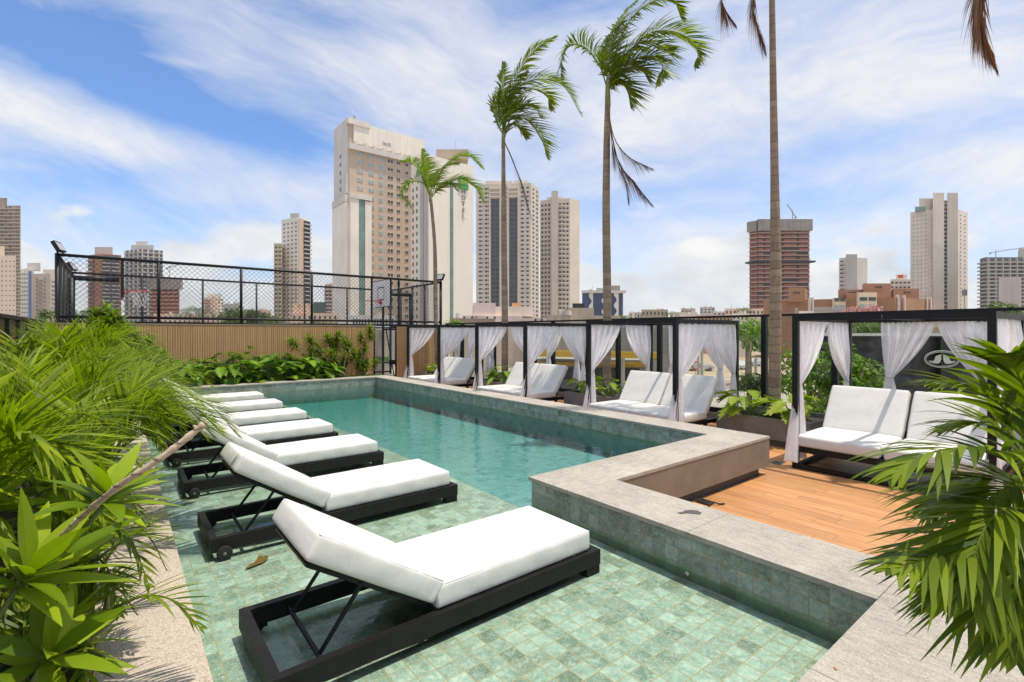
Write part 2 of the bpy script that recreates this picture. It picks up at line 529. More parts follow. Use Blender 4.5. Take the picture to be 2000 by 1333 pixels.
def m_cushion():
    m, n, o = newmat('white_vinyl_cushion')
    pos = n.new('ShaderNodeTexCoord').outputs['Object']
    w = n.noise(n.vm('MULTIPLY', pos, (1.0, 0.5, 1.0)), 9.0, 4, 0.6, 0.7)
    fi = n.noise(pos, 320, 2, 0.5)
    st = n.noise(pos, 5.0, 5, 0.65)
    c = n.ramp(st, [(0.30, (0.60, 0.58, 0.535)), (0.5, (0.66, 0.645, 0.60))])
    h = n.m('ADD', w, n.m('MULTIPLY', fi, 0.04))
    p = pbsdf(n, c, 0.5, spec=0.35, bump=h, bstr=0.12, bdist=0.03)
    n.l.new(p.outputs[0], o.inputs[0])
    return m
def m_curtain():
    m, n, o = newmat('sheer_white_voile')
    df = n.new('ShaderNodeBsdfDiffuse'); df.inputs[0].default_value = (0.96, 0.95, 0.97, 1)
    tl = n.new('ShaderNodeBsdfTranslucent'); tl.inputs[0].default_value = (0.96, 0.95, 0.97, 1)
    a = n.new('ShaderNodeMixShader'); a.inputs[0].default_value = 0.5
    n.l.new(df.outputs[0], a.inputs[1]); n.l.new(tl.outputs[0], a.inputs[2])
    tr = n.new('ShaderNodeBsdfTransparent')
    uvn = n.new('ShaderNodeTexCoord').outputs['Object']
    f = n.maprange(n.noise(uvn, 8, 3), 0.3, 0.7, 0.10, 0.26)
    mx = n.new('ShaderNodeMixShader')
    n.set(mx.inputs[0], f)
    n.l.new(a.outputs[0], mx.inputs[1]); n.l.new(tr.outputs[0], mx.inputs[2])
    n.l.new(mx.outputs[0], o.inputs[0])
    return m
def m_glass(name, tint, rough=0.0):
    m, n, o = newmat(name)
    fr = n.new('ShaderNodeFresnel'); fr.inputs['IOR'].default_value = 1.35
    gl = n.new('ShaderNodeBsdfGlossy'); gl.inputs['Roughness'].default_value = rough
    gl.inputs[0].default_value = (0.8, 0.8, 0.8, 1)
    tr = n.new('ShaderNodeBsdfTransparent'); tr.inputs[0].default_value = (*tint, 1)
    mx = n.new('ShaderNodeMixShader')
    bf = n.new('ShaderNodeNewGeometry').outputs['Backfacing']
    n.set(mx.inputs[0], n.m('MULTIPLY', fr.outputs[0], n.m('SUBTRACT', 1.0, bf))); n.l.new(tr.outputs[0], mx.inputs[1]); n.l.new(gl.outputs[0], mx.inputs[2])
    n.l.new(mx.outputs[0], o.inputs[0])
    return m
def m_leaf(name, lo, hi, trans=0.35, tcol=None, rough=0.42):
    m, n, o = newmat(name)
    g = n.new('ShaderNodeNewGeometry')
    rnd = g.outputs['Random Per Island']
    pos = n.new('ShaderNodeTexCoord').outputs['Object']
    f = n.m('ADD', n.m('MULTIPLY', rnd, 0.75), n.m('MULTIPLY', n.noise(pos, 7, 3), 0.25))
    c = n.ramp(f, [(0.12, lo), (0.85, hi)])
    p = pbsdf(n, c, rough, spec=0.22)
    tl = n.new('ShaderNodeBsdfTranslucent')
    k = tcol or (1.15, 1.35, 0.35)
    n.set(tl.inputs[0], n.mix(1.0, c, k, 'MULTIPLY'))
    mx = n.new('ShaderNodeMixShader'); mx.inputs[0].default_value = trans
    n.l.new(p.outputs[0], mx.inputs[1]); n.l.new(tl.outputs[0], mx.inputs[2])
    n.l.new(mx.outputs[0], o.inputs[0])
    return m
def m_slat():
    m, n, o = newmat('brown_slat_cladding')
    uv = n.new('ShaderNodeUVMap').outputs[0]
    x, y, _ = n.sep(uv)
    row = n.m('FLOOR', n.m('DIVIDE', x, 0.055))
    w0 = n.new('ShaderNodeTexWhiteNoise', noise_dimensions='1D'); n.set(w0.inputs['W'], row)
    gp = n.comb(n.m('MULTIPLY', x, 20.0), n.m('MULTIPLY', y, 1.2), w0.outputs['Value'])
    gr = n.noise(gp, 2.0, 6, 0.6)
    c = n.ramp(gr, [(0.3, (0.42, 0.235, 0.098)), (0.7, (0.58, 0.35, 0.16))])
    k = n.maprange(w0.outputs['Value'], 0, 1, 0.86, 1.12)
    c = n.mix(1.0, c, n.comb(k, k, k), 'MULTIPLY')
    p = pbsdf(n, c, 0.6)
    n.l.new(p.outputs[0], o.inputs[0])
    return m
def m_bark(name, lo, hi, ring=0.14):
    m, n, o = newmat(name)
    pos = n.new('ShaderNodeTexCoord').outputs['Object']
    x, y, z = n.sep(pos)
    wob = n.m('MULTIPLY', n.noise(pos, 6, 3), 0.08)
    zz = n.m('DIVIDE', n.m('ADD', z, wob), ring)
    fr = n.m('FRACT', zz)
    line = n.maprange(fr, 0.0, 0.14, 1.0, 0.0)
    w0 = n.new('ShaderNodeTexWhiteNoise', noise_dimensions='1D'); n.set(w0.inputs['W'], n.m('FLOOR', zz))
    st = n.noise(n.vm('MULTIPLY', pos, (9, 9, 0.8)), 5, 6, 0.7)
    c = n.ramp(n.m('ADD', n.m('MULTIPLY', st, 0.75), n.m('MULTIPLY', w0.outputs['Value'], 0.25)), [(0.3, lo), (0.7, hi)])
    c = n.mix(n.m('MULTIPLY', line, 0.65), c, tuple(q * 0.35 for q in lo))
    p = pbsdf(n, c, 0.8, bump=n.m('SUBTRACT', st, line), bstr=0.5, bdist=0.01)
    n.l.new(p.outputs[0], o.inputs[0])
    return m
def m_ground():
    m, n, o = newmat('city_ground')
    pos = n.new('ShaderNodeNewGeometry').outputs['Position']
    f = n.noise(pos, 0.03, 6, 0.6)
    c = n.ramp(f, [(0.35, (0.30, 0.27, 0.23)), (0.5, (0.42, 0.36, 0.28)), (0.66, (0.22, 0.21, 0.17))])
    p = pbsdf(n, c, 0.9)
    n.l.new(p.outputs[0], o.inputs[0])
    return m
def m_sand():
    m, n, o = newmat('sandy_lot')
    pos = n.new('ShaderNodeNewGeometry').outputs['Position']
    f = n.noise(pos, 0.22, 7, 0.65)
    c = n.ramp(f, [(0.3, (0.28, 0.20, 0.13)), (0.6, (0.46, 0.35, 0.24)), (0.8, (0.52, 0.42, 0.30))])
    p = pbsdf(n, c, 0.95)
    n.l.new(p.outputs[0], o.inputs[0])
    return m

TILE = m_tile(); TILEW = m_tile('green_stone_wall_tile', True); BASIN = m_basin(); WATER = m_water()
COPE_Y = m_stone('grey_coping_stone', (0.38, 0.34, 0.285), (6.5, 1.5))
COPE_X = m_stone('grey_coping_stone_across', (0.38, 0.34, 0.285), (1.5, 6.5))
BENCH = simple('brown_porcelain_face', (0.205, 0.168, 0.124), 0.6, 0.14, 5.0, bump=0.1)
PEBBLE = m_pebble(); DECK = m_deck(); CUSH = m_cushion(); VOILE = m_curtain()
BLACK = simple('black_powder_coat', (0.006, 0.0055, 0.006), 0.45, 0.3, 9.0, spec=0.3, bump=0.04, bscale=200)
BLACKW = simple('black_stained_wood', (0.008, 0.007, 0.0065), 0.55, 0.4, 14.0, spec=0.28, bump=0.2, bscale=80)
RUBBER = simple('black_rubber', (0.012, 0.012, 0.012), 0.7)
HUB = simple('grey_plastic_hub', (0.25, 0.25, 0.25), 0.5)
PLANTER = simple('grey_concrete_planter', (0.17, 0.165, 0.157), 0.7, 0.2, 4.0, bump=0.15)
SOIL = simple('dark_soil', (0.045, 0.032, 0.022), 0.95, 0.5, 30, bump=0.6, bscale=40)
GLASS = m_glass('clear_fence_glass', (0.90, 0.93, 0.91))
SLAT = m_slat()
WIRE = simple('grey_galvanised_wire', (0.035, 0.035, 0.037), 0.5)
LEAF_PALM = m_leaf('palm_leaf_bright', (0.07, 0.115, 0.008), (0.27, 0.32, 0.012), 0.40)
LEAF_LEFT = m_leaf('areca_leaf', (0.06, 0.11, 0.004), (0.33, 0.41, 0.010), 0.46)
LEAF_RIGHT = m_leaf('dark_palm_leaf', (0.04, 0.08, 0.005), (0.20, 0.26, 0.010), 0.35)
LEAF_BROAD = m_leaf('broad_lance_leaf', (0.09, 0.16, 0.006), (0.31, 0.40, 0.014), 0.36, rough=0.36)
LEAF_PHILO = m_leaf('philodendron_leaf', (0.05, 0.12, 0.008), (0.22, 0.36, 0.02), 0.30)
LEAF_LIME = m_leaf('lime_aroid_leaf', (0.15, 0.24, 0.015), (0.30, 0.38, 0.03), 0.38)
LEAF_PLEO = m_leaf('pleomele_leaf', (0.05, 0.10, 0.008), (0.24, 0.33, 0.015), 0.30)
LEAF_TREE = m_leaf('tree_leaf', (0.035, 0.075, 0.014), (0.12, 0.18, 0.03), 0.25)
LEAF_DEAD = m_leaf('dry_brown_frond', (0.15, 0.072, 0.036), (0.36, 0.20, 0.11), 0.25, (1.1, 0.9, 0.7))
PINK = m_leaf('pink_blossom', (0.40, 0.20, 0.19), (0.55, 0.30, 0.28), 0.3, (1, 0.9, 0.9))
BARK = m_bark('ringed_palm_bark', (0.19, 0.135, 0.088), (0.37, 0.28, 0.195))
BARKG = m_bark('green_ringed_stem', (0.16, 0.17, 0.06), (0.30, 0.28, 0.14), 0.10)
TWIG = m_bark('pale_twig_bark', (0.36, 0.25, 0.16), (0.62, 0.49, 0.36), 0.05)
STEM = simple('green_stem', (0.14, 0.19, 0.05), 0.6)
# ---------------------------------------------------------------- ground, pool, deck
ZF, ZW, ZC, GZ = 0.16, 0.222, 0.48, -4.7        # shelf floor, water, coping top, street
XP, XE, XR = 0.33, 2.92, 5.93                   # path edge, shelf edge, right pool wall
YN, YB, YF = 0.785, 3.41, 13.87                 # near wall, bench corner, far wall
YEND = 15.6

def sbox(name, mat, *b, **k):
    m = MB(); m.box(*b); return struct(m.build(name, mat, **k))

g = MB(); g.box(-1000, 1500, -200, 1500, GZ - 1, GZ)
struct(g.build('ground', m_ground()))
m = MB(); m.prism([at_z(1180, 690, GZ)[:2], at_z(1215, 742, GZ)[:2], at_z(1560, 760, GZ)[:2], at_z(1560, 690, GZ)[:2]], GZ - .5, GZ + .012)
struct(m.build('sandy_lot', m_sand()))
m = MB(); m.prism([(10.6, 8.2), (10.6, 60), (19, 60), (19, 6.0)], GZ - .4, GZ + .02)
struct(m.build('street', simple('asphalt', (0.055, 0.055, 0.056), 0.9, 0.3, 1.0)))
m = MB(); m.prism([(10.0, 8.0), (10.0, 60), (10.6, 60), (10.6, 8.0)], GZ - .4, GZ + .14)
struct(m.build('pavement', simple('pavement_slab', (0.30, 0.28, 0.25), 0.9, 0.2, 1.0)))

pod = simple('podium_concrete', (0.34, 0.32, 0.29), 0.9)
m = MB()
m.box(-1.6, 9.5, -4.0, -1.2, GZ, -0.06)
m.box(-1.6, 9.5, 14.6, YEND + .2, GZ, -0.06)
m.box(6.3, 9.5, -1.2, 14.6, GZ, -0.06)
m.box(-1.6, 0.0, -1.2, 14.6, GZ, -0.06)
m.box(0.0, 6.3, -1.2, 14.6, GZ, -1.42)
o = m.build('building_podium', pod); tag(o, 'concrete podium of the pool terrace, mostly hidden below the deck', 'podium')

# wood-look deck
m = MB(); m.box(3.38, 9.5, -3.0, 2.92, -0.05, 0.0); m.box(6.30, 9.5, 2.92, YEND - .02, -0.05, 0.0)
struct(m.build('deck', DECK))
# pool shelf, walls, basin
m = MB(); m.box(XP, XE, YN - .1, YF + .1, -0.1, ZF)
struct(m.build('pool_shelf', TILE))
m = MB(); m.box(XE - .0, XR + .1, YB - .05, YF + .1, -1.0, -0.12)
struct(m.build('pool_basin', BASIN))
m = MB(); m.box(XE - .035, XE + .002, YB - .02, YF + .02, -.9, ZF - .004)
struct(m.build('pool_shelf_edge', BASIN))
zt = ZC - .03
m = MB()
m.box(XE, 3.40, YN + .0, YB - .02, -0.1, zt)         # wall beside the loungers, tile face at X = XE
m.box(3.40, 6.30, 2.98, YB - .02, -1.3, zt)          # bench wall across
m.box(XR, 6.30, YB - .02, YF, -1.3, zt)              # right wall
m.box(XP - .12, 6.30, YF, 14.30, -1.3, zt)           # far wall
m.box(XP, 4.8, 0.30, YN, -0.1, zt)                   # near wall
struct(m.build('pool_wall', TILEW))
m = MB()                                             # porcelain cladding on the deck side, with recess below
m.box(3.40, 3.44, -0.9, 2.868, 0.115, zt)
m.box(3.42, 6.41, 2.868, 2.98, 0.115, zt)
m.box(6.30, 6.41, 2.98, 14.28, 0.115, zt)
struct(m.build('bench_face', BENCH))
m = MB()
m.box(3.36, 3.395, -0.9, 2.95, 0.0, 0.115); m.box(3.40, 6.30, 2.95, 2.978, 0.0, 0.115); m.box(6.302, 6.33, 2.99, 14.2, 0.0, 0.115)
struct(m.build('bench_plinth', simple('dark_plinth', (0.10, 0.085, 0.07), 0.8)))
# coping slabs, mitred joints left as thin gaps
G = 0.0015
def slabs(mb, a0, a1, step, fn):
    n = max(1, round((a1 - a0) / step)); w = (a1 - a0) / n
    for k in range(n): fn(mb, a0 + k * w + G, a0 + (k + 1) * w - G)
m = MB()
slabs(m, YN + .001, 2.86, 1.2, lambda b, a, c: b.box(2.90, 3.445, a, c, zt, ZC))
slabs(m, YB + G, 13.85, 1.3, lambda b, a, c: b.box(5.912, 6.414, a, c, zt, ZC))
struct(m.build('coping_lengthwise', COPE_Y))
m = MB()
m.prism([(2.90, 2.862), (3.445, 2.862), (6.414, 2.862), (6.414, YB), (2.90, YB)], zt, ZC - .0001)
slabs(m, XP - .12, 6.414, 1.2, lambda b, a, c: b.box(a, c, 13.855, 14.33, zt, ZC))
struct(m.build('coping_crosswise', COPE_X))
m = MB()
for x0, x1 in ((0.9, 2.1), (2.1, 3.3), (3.3, 4.5), (4.5, 5.7)):
    m.box(x0 + G, x1 - G, -0.65, YN - .001, zt, ZC)
struct(m.build('coping_near', COPE_Y))
# submerged lining of the deep basin, a little proud of the walls
m = MB(); m.box(XR - .006, XR + .01, YB - .03, YF + .004, -.9, ZW - .006); m.box(XE, XR - .0065, YF - .006, YF + .01, -.9, ZW - .006)
struct(m.build('pool_lining', BASIN))
# water: one closed body reaching just inside the walls
m = MB()
m.prism([(XP + .0, YN - .03), (XE + .01, YN - .03), (XE + .01, YB - .04), (XR + .02, YB - .04), (XR + .02, YF + .02), (XP, YF + .02)], -1.1, ZW)
struct(m.build('water', WATER))
# path and planting beds
sbox('path', PEBBLE, -0.10, XP, -1.0, YF + .43, -0.1, ZW + .016)
sbox('path_edge', simple('black_planter_edge', (0.014, 0.013, 0.012), 0.6), -0.13, -0.10, -1.0, 14.3, -0.1, 0.235)
sbox('planting_bed', SOIL, -1.25, -0.13, -1.0, YEND - .1, -0.1, 0.20)
sbox('planting_bed_far', SOIL, -0.13, 6.55, 14.332, YEND - .1, -0.1, 0.42)

# ---------------------------------------------------------------- cushions
def axis_pts(h, r, n):
    n = int(n)
    e = [0.0, 0.12, 0.35, 0.65, 1.0]
    lo = [-h + r * k for k in e]
    mid = list(np.linspace(-h + r, h - r, n + 1))[1:-1]
    return lo + mid + [-a for a in lo[::-1]]
def cushion(mb, c, ax, ay, az, r=0.025, puff=0.012, n=7, seed=0, hinge=0):
    """soft box: half-axes ax, ay, az; rounded edges, slightly crowned top and sides"""
    c = Vector(c); ax = Vector(ax); ay = Vector(ay); az = Vector(az)
    h = (ax.length, ay.length, az.length)
    P = [axis_pts(h[i], r, (n * (6 if hinge and i == 0 else 2)) if i < 2 else 6) for i in range(3)]
    idx = {}; vs = []; fs = []
    rnd = random.Random(seed)
    ph = [rnd.uniform(0, 6) for _ in range(6)]
    def vert(i, j, k):
        key = (i, j, k)
        if key in idx: return idx[key]
        p = [P[0][i], P[1][j], P[2][k]]
        q = [max(-h[a] + r, min(h[a] - r, p[a])) for a in range(3)]
        dd = Vector([p[a] - q[a] for a in range(3)])
        if dd.length > 1e-9:
            m_ = max(abs(x) for x in dd)
            dd = dd.normalized() * m_ if m_ < r * .999 else dd.normalized() * r
        w = Vector(q) + dd
        fx = 1 - (w.x / h[0]) ** 2; fy = 1 - (w.y / h[1]) ** 2; fz = 1 - (w.z / h[2]) ** 2
        fx = max(fx, 0); fy = max(fy, 0); fz = max(fz, 0)
        s = (fx * fy) ** .6
        w.z += (w.z / h[2]) * puff * s + 0.0022 * math.sin(w.x * 17 + ph[0] + w.y * 5) * s
        w.y += (w.y / h[1]) * puff * .55 * fz * fx ** .5 + .002 * math.sin(w.x * 23 + ph[1]) * fz
        w.x += (w.x / h[0]) * puff * .55 * fz * fy ** .5
        # pulled cloth: soft dents everywhere, tight creases next to the fold
        w.z += .0035 * math.sin(w.x * 4.1 + ph[2]) * math.sin(w.y * 7.3 + ph[3]) * s * (1 if w.z > 0 else 0)
        if hinge:
            dd_ = abs(w.x - hinge * h[0]); e_ = math.exp(-dd_ / .085)
            cr = math.sin(dd_ * 150 + w.z * 38 + 1.5 * math.sin(w.y * 21 + ph[4])) + .6 * math.sin(dd_ * 87 + w.y * 33 + ph[5])
            w.y += (w.y / h[1]) * .0028 * cr * e_ * fz ** .4
            w.z += .0022 * cr * e_ * (1 if w.z > 0 else 0) * fy ** .3
        idx[key] = len(vs)
        vs.append(c + ax * (w.x / h[0]) + ay * (w.y / h[1]) + az * (w.z / h[2]))
        return idx[key]
    L = [len(p) - 1 for p in P]
    for i in range(L[0]):
        for j in range(L[1]):
            fs.append((vert(i, j, 0), vert(i, j + 1, 0), vert(i + 1, j + 1, 0), vert(i + 1, j, 0)))
            fs.append((vert(i, j, L[2]), vert(i + 1, j, L[2]), vert(i + 1, j + 1, L[2]), vert(i, j + 1, L[2])))
    for i in range(L[0]):
        for k in range(L[2]):
            fs.append((vert(i, 0, k), vert(i + 1, 0, k), vert(i + 1, 0, k + 1), vert(i, 0, k + 1)))
            fs.append((vert(i, L[1], k), vert(i, L[1], k + 1), vert(i + 1, L[1], k + 1), vert(i + 1, L[1], k)))
    for j in range(L[1]):
        for k in range(L[2]):
            fs.append((vert(0, j, k), vert(0, j, k + 1), vert(0, j + 1, k + 1), vert(0, j + 1, k)))
            fs.append((vert(L[0], j, k), vert(L[0], j + 1, k), vert(L[0], j + 1, k + 1), vert(L[0], j, k + 1)))
    mb.add(vs, fs)
def seam(mb, c, ax, ay, az, r=0.0035, inset=0.006):
    """piping round the top edge of a cushion"""
    c = Vector(c); ax = Vector(ax); ay = Vector(ay); az = Vector(az)
    kx = 1 - inset / ax.length; ky = 1 - inset / ay.length; kz = 1 - inset / az.length
    q = [c + ax * i * kx + ay * j * ky + az * kz for i, j in ((-1, -1), (1, -1), (1, 1), (-1, 1))]
    for a in range(4): mb.tube([q[a], q[(a + 1) % 4]], r, 5)
PIPING = simple('off_white_piping', (0.50, 0.485, 0.45), 0.6)

# ---------------------------------------------------------------- sun loungers
LG = 'white cushioned sun loungers in a row on the shallow pool shelf'
def make_lounger():
    t = thing('sun_lounger', '', 'sun lounger', (0, 0, 0), 0, LG)
    Lx, Wy, z0, z1 = 2.05, 0.70, 0.062, 0.158
    for y0, y1 in ((0, .045), (Wy - .045, Wy)):
        m = MB(); m.box(0.045, Lx - .045, y0, y1, z0, z1); m.build('side_rail', BLACKW, t)
    for x0, x1 in ((0, .045), (Lx - .045, Lx)):
        m = MB(); m.box(x0, x1, 0, Wy, z0 - .001, z1 + .001); m.build('end_rail', BLACKW, t)
    for y0, y1 in ((.004, .075), (Wy - .075, Wy - .004)):
        m = MB(); m.box(Lx - .125, Lx - .004, y0, y1, 0, z0); m.build('leg', BLACKW, t)
    for s, y in ((-1, -.016), (1, Wy + .016)):
        m = MB(); m.tube([(0.085, y - .017, .051), (0.085, y - .014, .051), (0.085, y + .014, .051), (0.085, y + .017, .051)], [.040, .050, .050, .040], 24)
        w = m.build('wheel', RUBBER, t, smooth=False)
        m = MB(); m.tube([(0.085, y + s * .0172, .051), (0.085, y + s * .022, .051)], [.011, .009], 12); m.build('hub', HUB, w)
        m = MB(); m.box(.05, .13, y - s * .05 - .012, y - s * .05 + .012, .045, z0 + .02); m.build('wheel_bracket', BLACK, t)
    m = MB()
    for k in range(9):
        x = .86 + k * .128
        m.box(x, x + .085, .046, Wy - .046, z1 - .022, z1 - .002)
    m.build('slat_base', BLACKW, t)
    hx, hz = 0.80, 0.185
    an = R(32.5); dx, dz = -math.cos(an), math.sin(an)
    m = MB()
    for y in (.10, Wy - .10): m.bar((hx, y, hz - .012), (hx + dx * .74, y, hz - .012 + dz * .74), .03, .032)
    for k in (.06, .25, .44, .63, .73): m.bar((hx + dx * k, .085, hz - .008 + dz * k), (hx + dx * k, Wy - .085, hz - .008 + dz * k), .045, .014, (-dz, 0, -dx) if False else (0, 0, 1))
    m.build('back_frame', BLACK, t)
    a = .42
    for y in (.125, Wy - .125):
        m = MB(); m.tube([(hx + dx * a, y, hz - .02 + dz * a), (.235, y, .115)], .011, 8); m.build('prop_strut', BLACK, t)
    m = MB(); m.tube([(.235, .046, .112), (.235, Wy - .046, .112)], .0125, 8); m.build('cross_bar', BLACK, t)
    # cushions
    c = ((hx + .012 + 1.985) / 2, Wy / 2, z1 + .004 + .064); ax = ((1.985 - hx - .012) / 2, 0, 0); ay = (0, .318, 0); az = (0, 0, .064)
    m = MB(); cushion(m, c, ax, ay, az, .018, .010, 9, 1, -1); q = m.build('seat_cushion', CUSH, t, smooth=True)
    m = MB(); seam(m, c, ax, ay, az); m.build('piping', PIPING, q, smooth=True)
    nx, nz = math.sin(an), math.cos(an)
    hl = .385; th = .062
    c = Vector((hx - .004 + dx * hl + nx * th, Wy / 2, hz + .012 + dz * hl + nz * th))
    ax = Vector((dx, 0, dz)) * hl; az = Vector((nx, 0, nz)) * th
    m = MB(); cushion(m, c, -ax, ay, az, .018, .012, 8, 2, 1); q = m.build('back_cushion', CUSH, t, smooth=True)
    m = MB(); seam(m, c, -ax, ay, az); m.build('piping', PIPING, q, smooth=True)
    return t
lg = make_lounger()
LL = ['white cushioned sun lounger nearest the camera, its whole black frame and wheels in full view',
      'second white sun lounger from the camera, beside the brown wet leaf on the tiles',
      'third white sun lounger from the camera, its backrest partly behind the pale bare twig',
      'middle one of the seven white sun loungers, three nearer and three farther ones beside it',
      'third white sun lounger counted from the far end of the pool shelf',
      'second white sun lounger counted from the far end of the pool shelf',
      'farthest white sun lounger, beside the far pool wall, only its back tip showing through leaves']
for k, (y, dx, a) in enumerate([(2.25, .50, 0), (4.05, .51, .3), (5.74, .50, -.3), (7.22, .47, .6), (8.66, .51, 0), (10.2, .50, -.5), (11.75, .50, .4)]):
    o = lg if k == 0 else copy_tree(lg)
    o.location = (dx, y, ZF); o.rotation_euler = (0, 0, R(a)); o['label'] = LL[k]

# ---------------------------------------------------------------- daybeds
DG = 'black framed canopy daybeds with white cushions beside the pool'
BW, BD, BH = 1.94, 2.0, 2.0
def make_daybed():
    t = thing('canopy_daybed', '', 'daybed', (0, 0, 0), 0, DG)
    p = .068
    for x in (0, BD - p):
        for y in (0, BW - p):
            m = MB(); m.box(x, x + p, y, y + p, 0, BH - p); m.build('post', BLACK, t)
    def beam(name, *b):
        m = MB(); m.box(*b); return m.build(name, BLACK, t)
    for x in (0, BD - p): beam('top_beam', x, x + p, 0, BW, BH - p, BH)
    for y in (0, BW - p): beam('top_beam', p, BD - p, y, y + p, BH - p, BH - .001)
    beam('cross_beam', p, BD - p, BW / 2 - .025, BW / 2 + .025, BH - .06, BH - .01)
    beam('bottom_rail', .005, p - .005, p, BW - p, 0.004, .06)
    for y in (.005, BW - p + .005): beam('bottom_rail', p, BD - p, y, y + p - .01, 0.004, .06)
    beam('seat_rail', .003, .05, p, BW - p, .225, .29)
    for y in (.008, BW - .058): beam('seat_rail', p, 1.55, y, y + .05, .225, .29)
    m = MB()
    for k in range(9): m.box(.055 + k * .105, .13 + k * .105, .06, BW - .06, .262, .284)
    m.box(.055, 1.0, BW / 2 - .03, BW / 2 + .03, .225, .262)
    m.build('slat_base', BLACKW, t)
    for x in (.62, .66):
        pass
    for y in (.10, BW - .10):
        m = MB(); m.bar((1.02, y, .02), (1.02, y, .26), .05); m.build('leg', BLACK, t)
    ang = R(57); dx, dz = math.cos(ang), math.sin(ang)
    nx, nz = -dz, dx
    hw = BW / 4 - .012
    for k, yc in enumerate((BW / 4 + .004, BW * 3 / 4 - .004)):
        yy = yc if k == 0 else yc
        c = (.49, yy, .292 + .073); ax = (.475, 0, 0); ay = (0, hw - .012, 0); az = (0, 0, .073)
        m = MB(); cushion(m, c, ax, ay, az, .03, .016, 8, 10 + k); q = m.build('seat_cushion', CUSH, t, smooth=True)
        hl = .35
        b0 = Vector((.90 - nx * .0, yy, .43))
        c = b0 + Vector((dx, 0, dz)) * hl - Vector((nx, 0, nz)) * .058
        m = MB(); cushion(m, c, Vector((dx, 0, dz)) * hl, (0, hw - .016, 0), Vector((nx, 0, nz)) * .058, .028, .014, 8, 20 + k)
        m.build('back_cushion', CUSH, t, smooth=True)
        m = MB()
        b1 = b0 - Vector((nx, 0, nz)) * .130
        for y in (yy - hw + .06, yy + hw - .06):
            m.bar(Vector((b1.x - dx * .12, y, b1.z - dz * .12)), Vector((b1.x + dx * .68, y, b1.z + dz * .68)), .035)
        for kk in (.1, .3, .5, .66):
            m.bar(Vector((b1.x + dx * kk, yy - hw + .04, b1.z + dz * kk)), Vector((b1.x + dx * kk, yy + hw - .04, b1.z + dz * kk)), .05, .012, (dx, 0, dz))
        m.bar(Vector((b1.x + dx * .45, yy, b1.z + dz * .45)), Vector((b1.x + .30, yy, .28)), .025)
        m.build('back_frame', BLACK, t)
    m = MB()
    for y in (BW / 2,):
        for z in (BH - .025, BH - .05): m.tube([(-.001, y - .012, z), (-.006, y - .012, z)], .006, 8)
    m.build('bolt_head', HUB, t)
    return t
db = make_daybed()
BX = 6.95
BEDS = [0.88, 4.55, 8.29, 12.02]
BN = ['daybed nearest the camera', 'second daybed from the camera', 'third daybed from the camera', 'farthest daybed']
BL = ['canopy daybed nearest the camera with white cushions, standing on open wood deck behind palm fronds',
      'canopy daybed second from the camera, between two planters just behind the bench corner',
      'canopy daybed third from the camera, with the yellow petrol station canopy visible beyond it',
      'farthest canopy daybed, next to the brown slat wall and the mesh gate']
for k, y in enumerate(BEDS):
    o = db if k == 0 else copy_tree(db)
    o.location = (BX, y, 0.0); o['label'] = BL[k]

# ---------------------------------------------------------------- curtains
CG = 'white sheer curtains hung on the daybed canopies'
def curtain(label, p0, a, n, w, tie_s, tie_z, bot_z, flare=.26, drift=0.0, k=5, seed=0, lean=1.7, top=1.925, bunch=.07, sag=0.0):
    """p0: rail start (at the post); a: along the rail; n: across it; tie_s: where along the rail the bunch is tied"""
    rnd = random.Random(seed)
    p0 = Vector(p0); a = Vector(a); n = Vector(n)
    nu, nv = 64, 40
    ph = rnd.uniform(0, 6); ph2 = rnd.uniform(0, 6)
    m = MB(); vs = []
    vt = (top - tie_z) / (top - bot_z)
    for j in range(nv + 1):
        v = j / nv; z = top + (bot_z - top) * v
        for i in range(nu + 1):
            u = i / nu
            if v <= vt:
                e = (v / vt)
                ee = e ** lean
                s = u * w * (1 - ee) + (tie_s + (u - .5) * bunch) * ee
                s += sag * math.sin(PI * e) * (u if tie_s < w / 2 else (1 - u)) * (1 if tie_s < w / 2 else -1)
                amp = .020 * (1 - ee) + .030 * math.sin(PI * min(1, e)) * .8 + .018 * ee
            else:
                e = (v - vt) / (1 - vt)
                s = tie_s + (u - .5) * (bunch + flare * e ** .75) + drift * e ** 1.2
                amp = .018 + .030 * e
            off = amp * (math.sin(2 * PI * k * u + ph) + .45 * math.sin(2 * PI * (k * 2.3) * u + ph2 + v * 3) + .25 * math.sin(2 * PI * k * 4.1 * u + v * 7))
            zz = z
            if j == 0: zz += .008 * math.sin(u * 2 * PI * k * 2)
            if v > vt: zz += .02 * e * math.sin(u * 9 + ph)
            vs.append(p0 + a * s + n * off + Vector((0, 0, zz)))
    fs = []
    for j in range(nv):
        for i in range(nu):
            q = j * (nu + 1) + i
            fs.append((q, q + 1, q + nu + 2, q + nu + 1))
    m.add(vs, fs)
    # a heading band and a tie cord, both part of the curtain
    o = m.build('curtain', VOILE, None, smooth=True)
    tag(o, label, 'curtain', CG)
    tm = MB(); c = p0 + a * tie_s + Vector((0, 0, tie_z))
    ring = []
    for q in range(13):
        th = 2 * PI * q / 12
        ring.append(c + a * (math.cos(th) * (bunch * .5 + .012)) + n * (math.sin(th) * .034))
    tm.tube(ring, .005, 5)
    tm.build('tie_cord', PIPING, o)
    return o
X, Y = Vector((1, 0, 0)), Vector((0, 1, 0))
xf, xb = BX + .034, BX + BD - .034
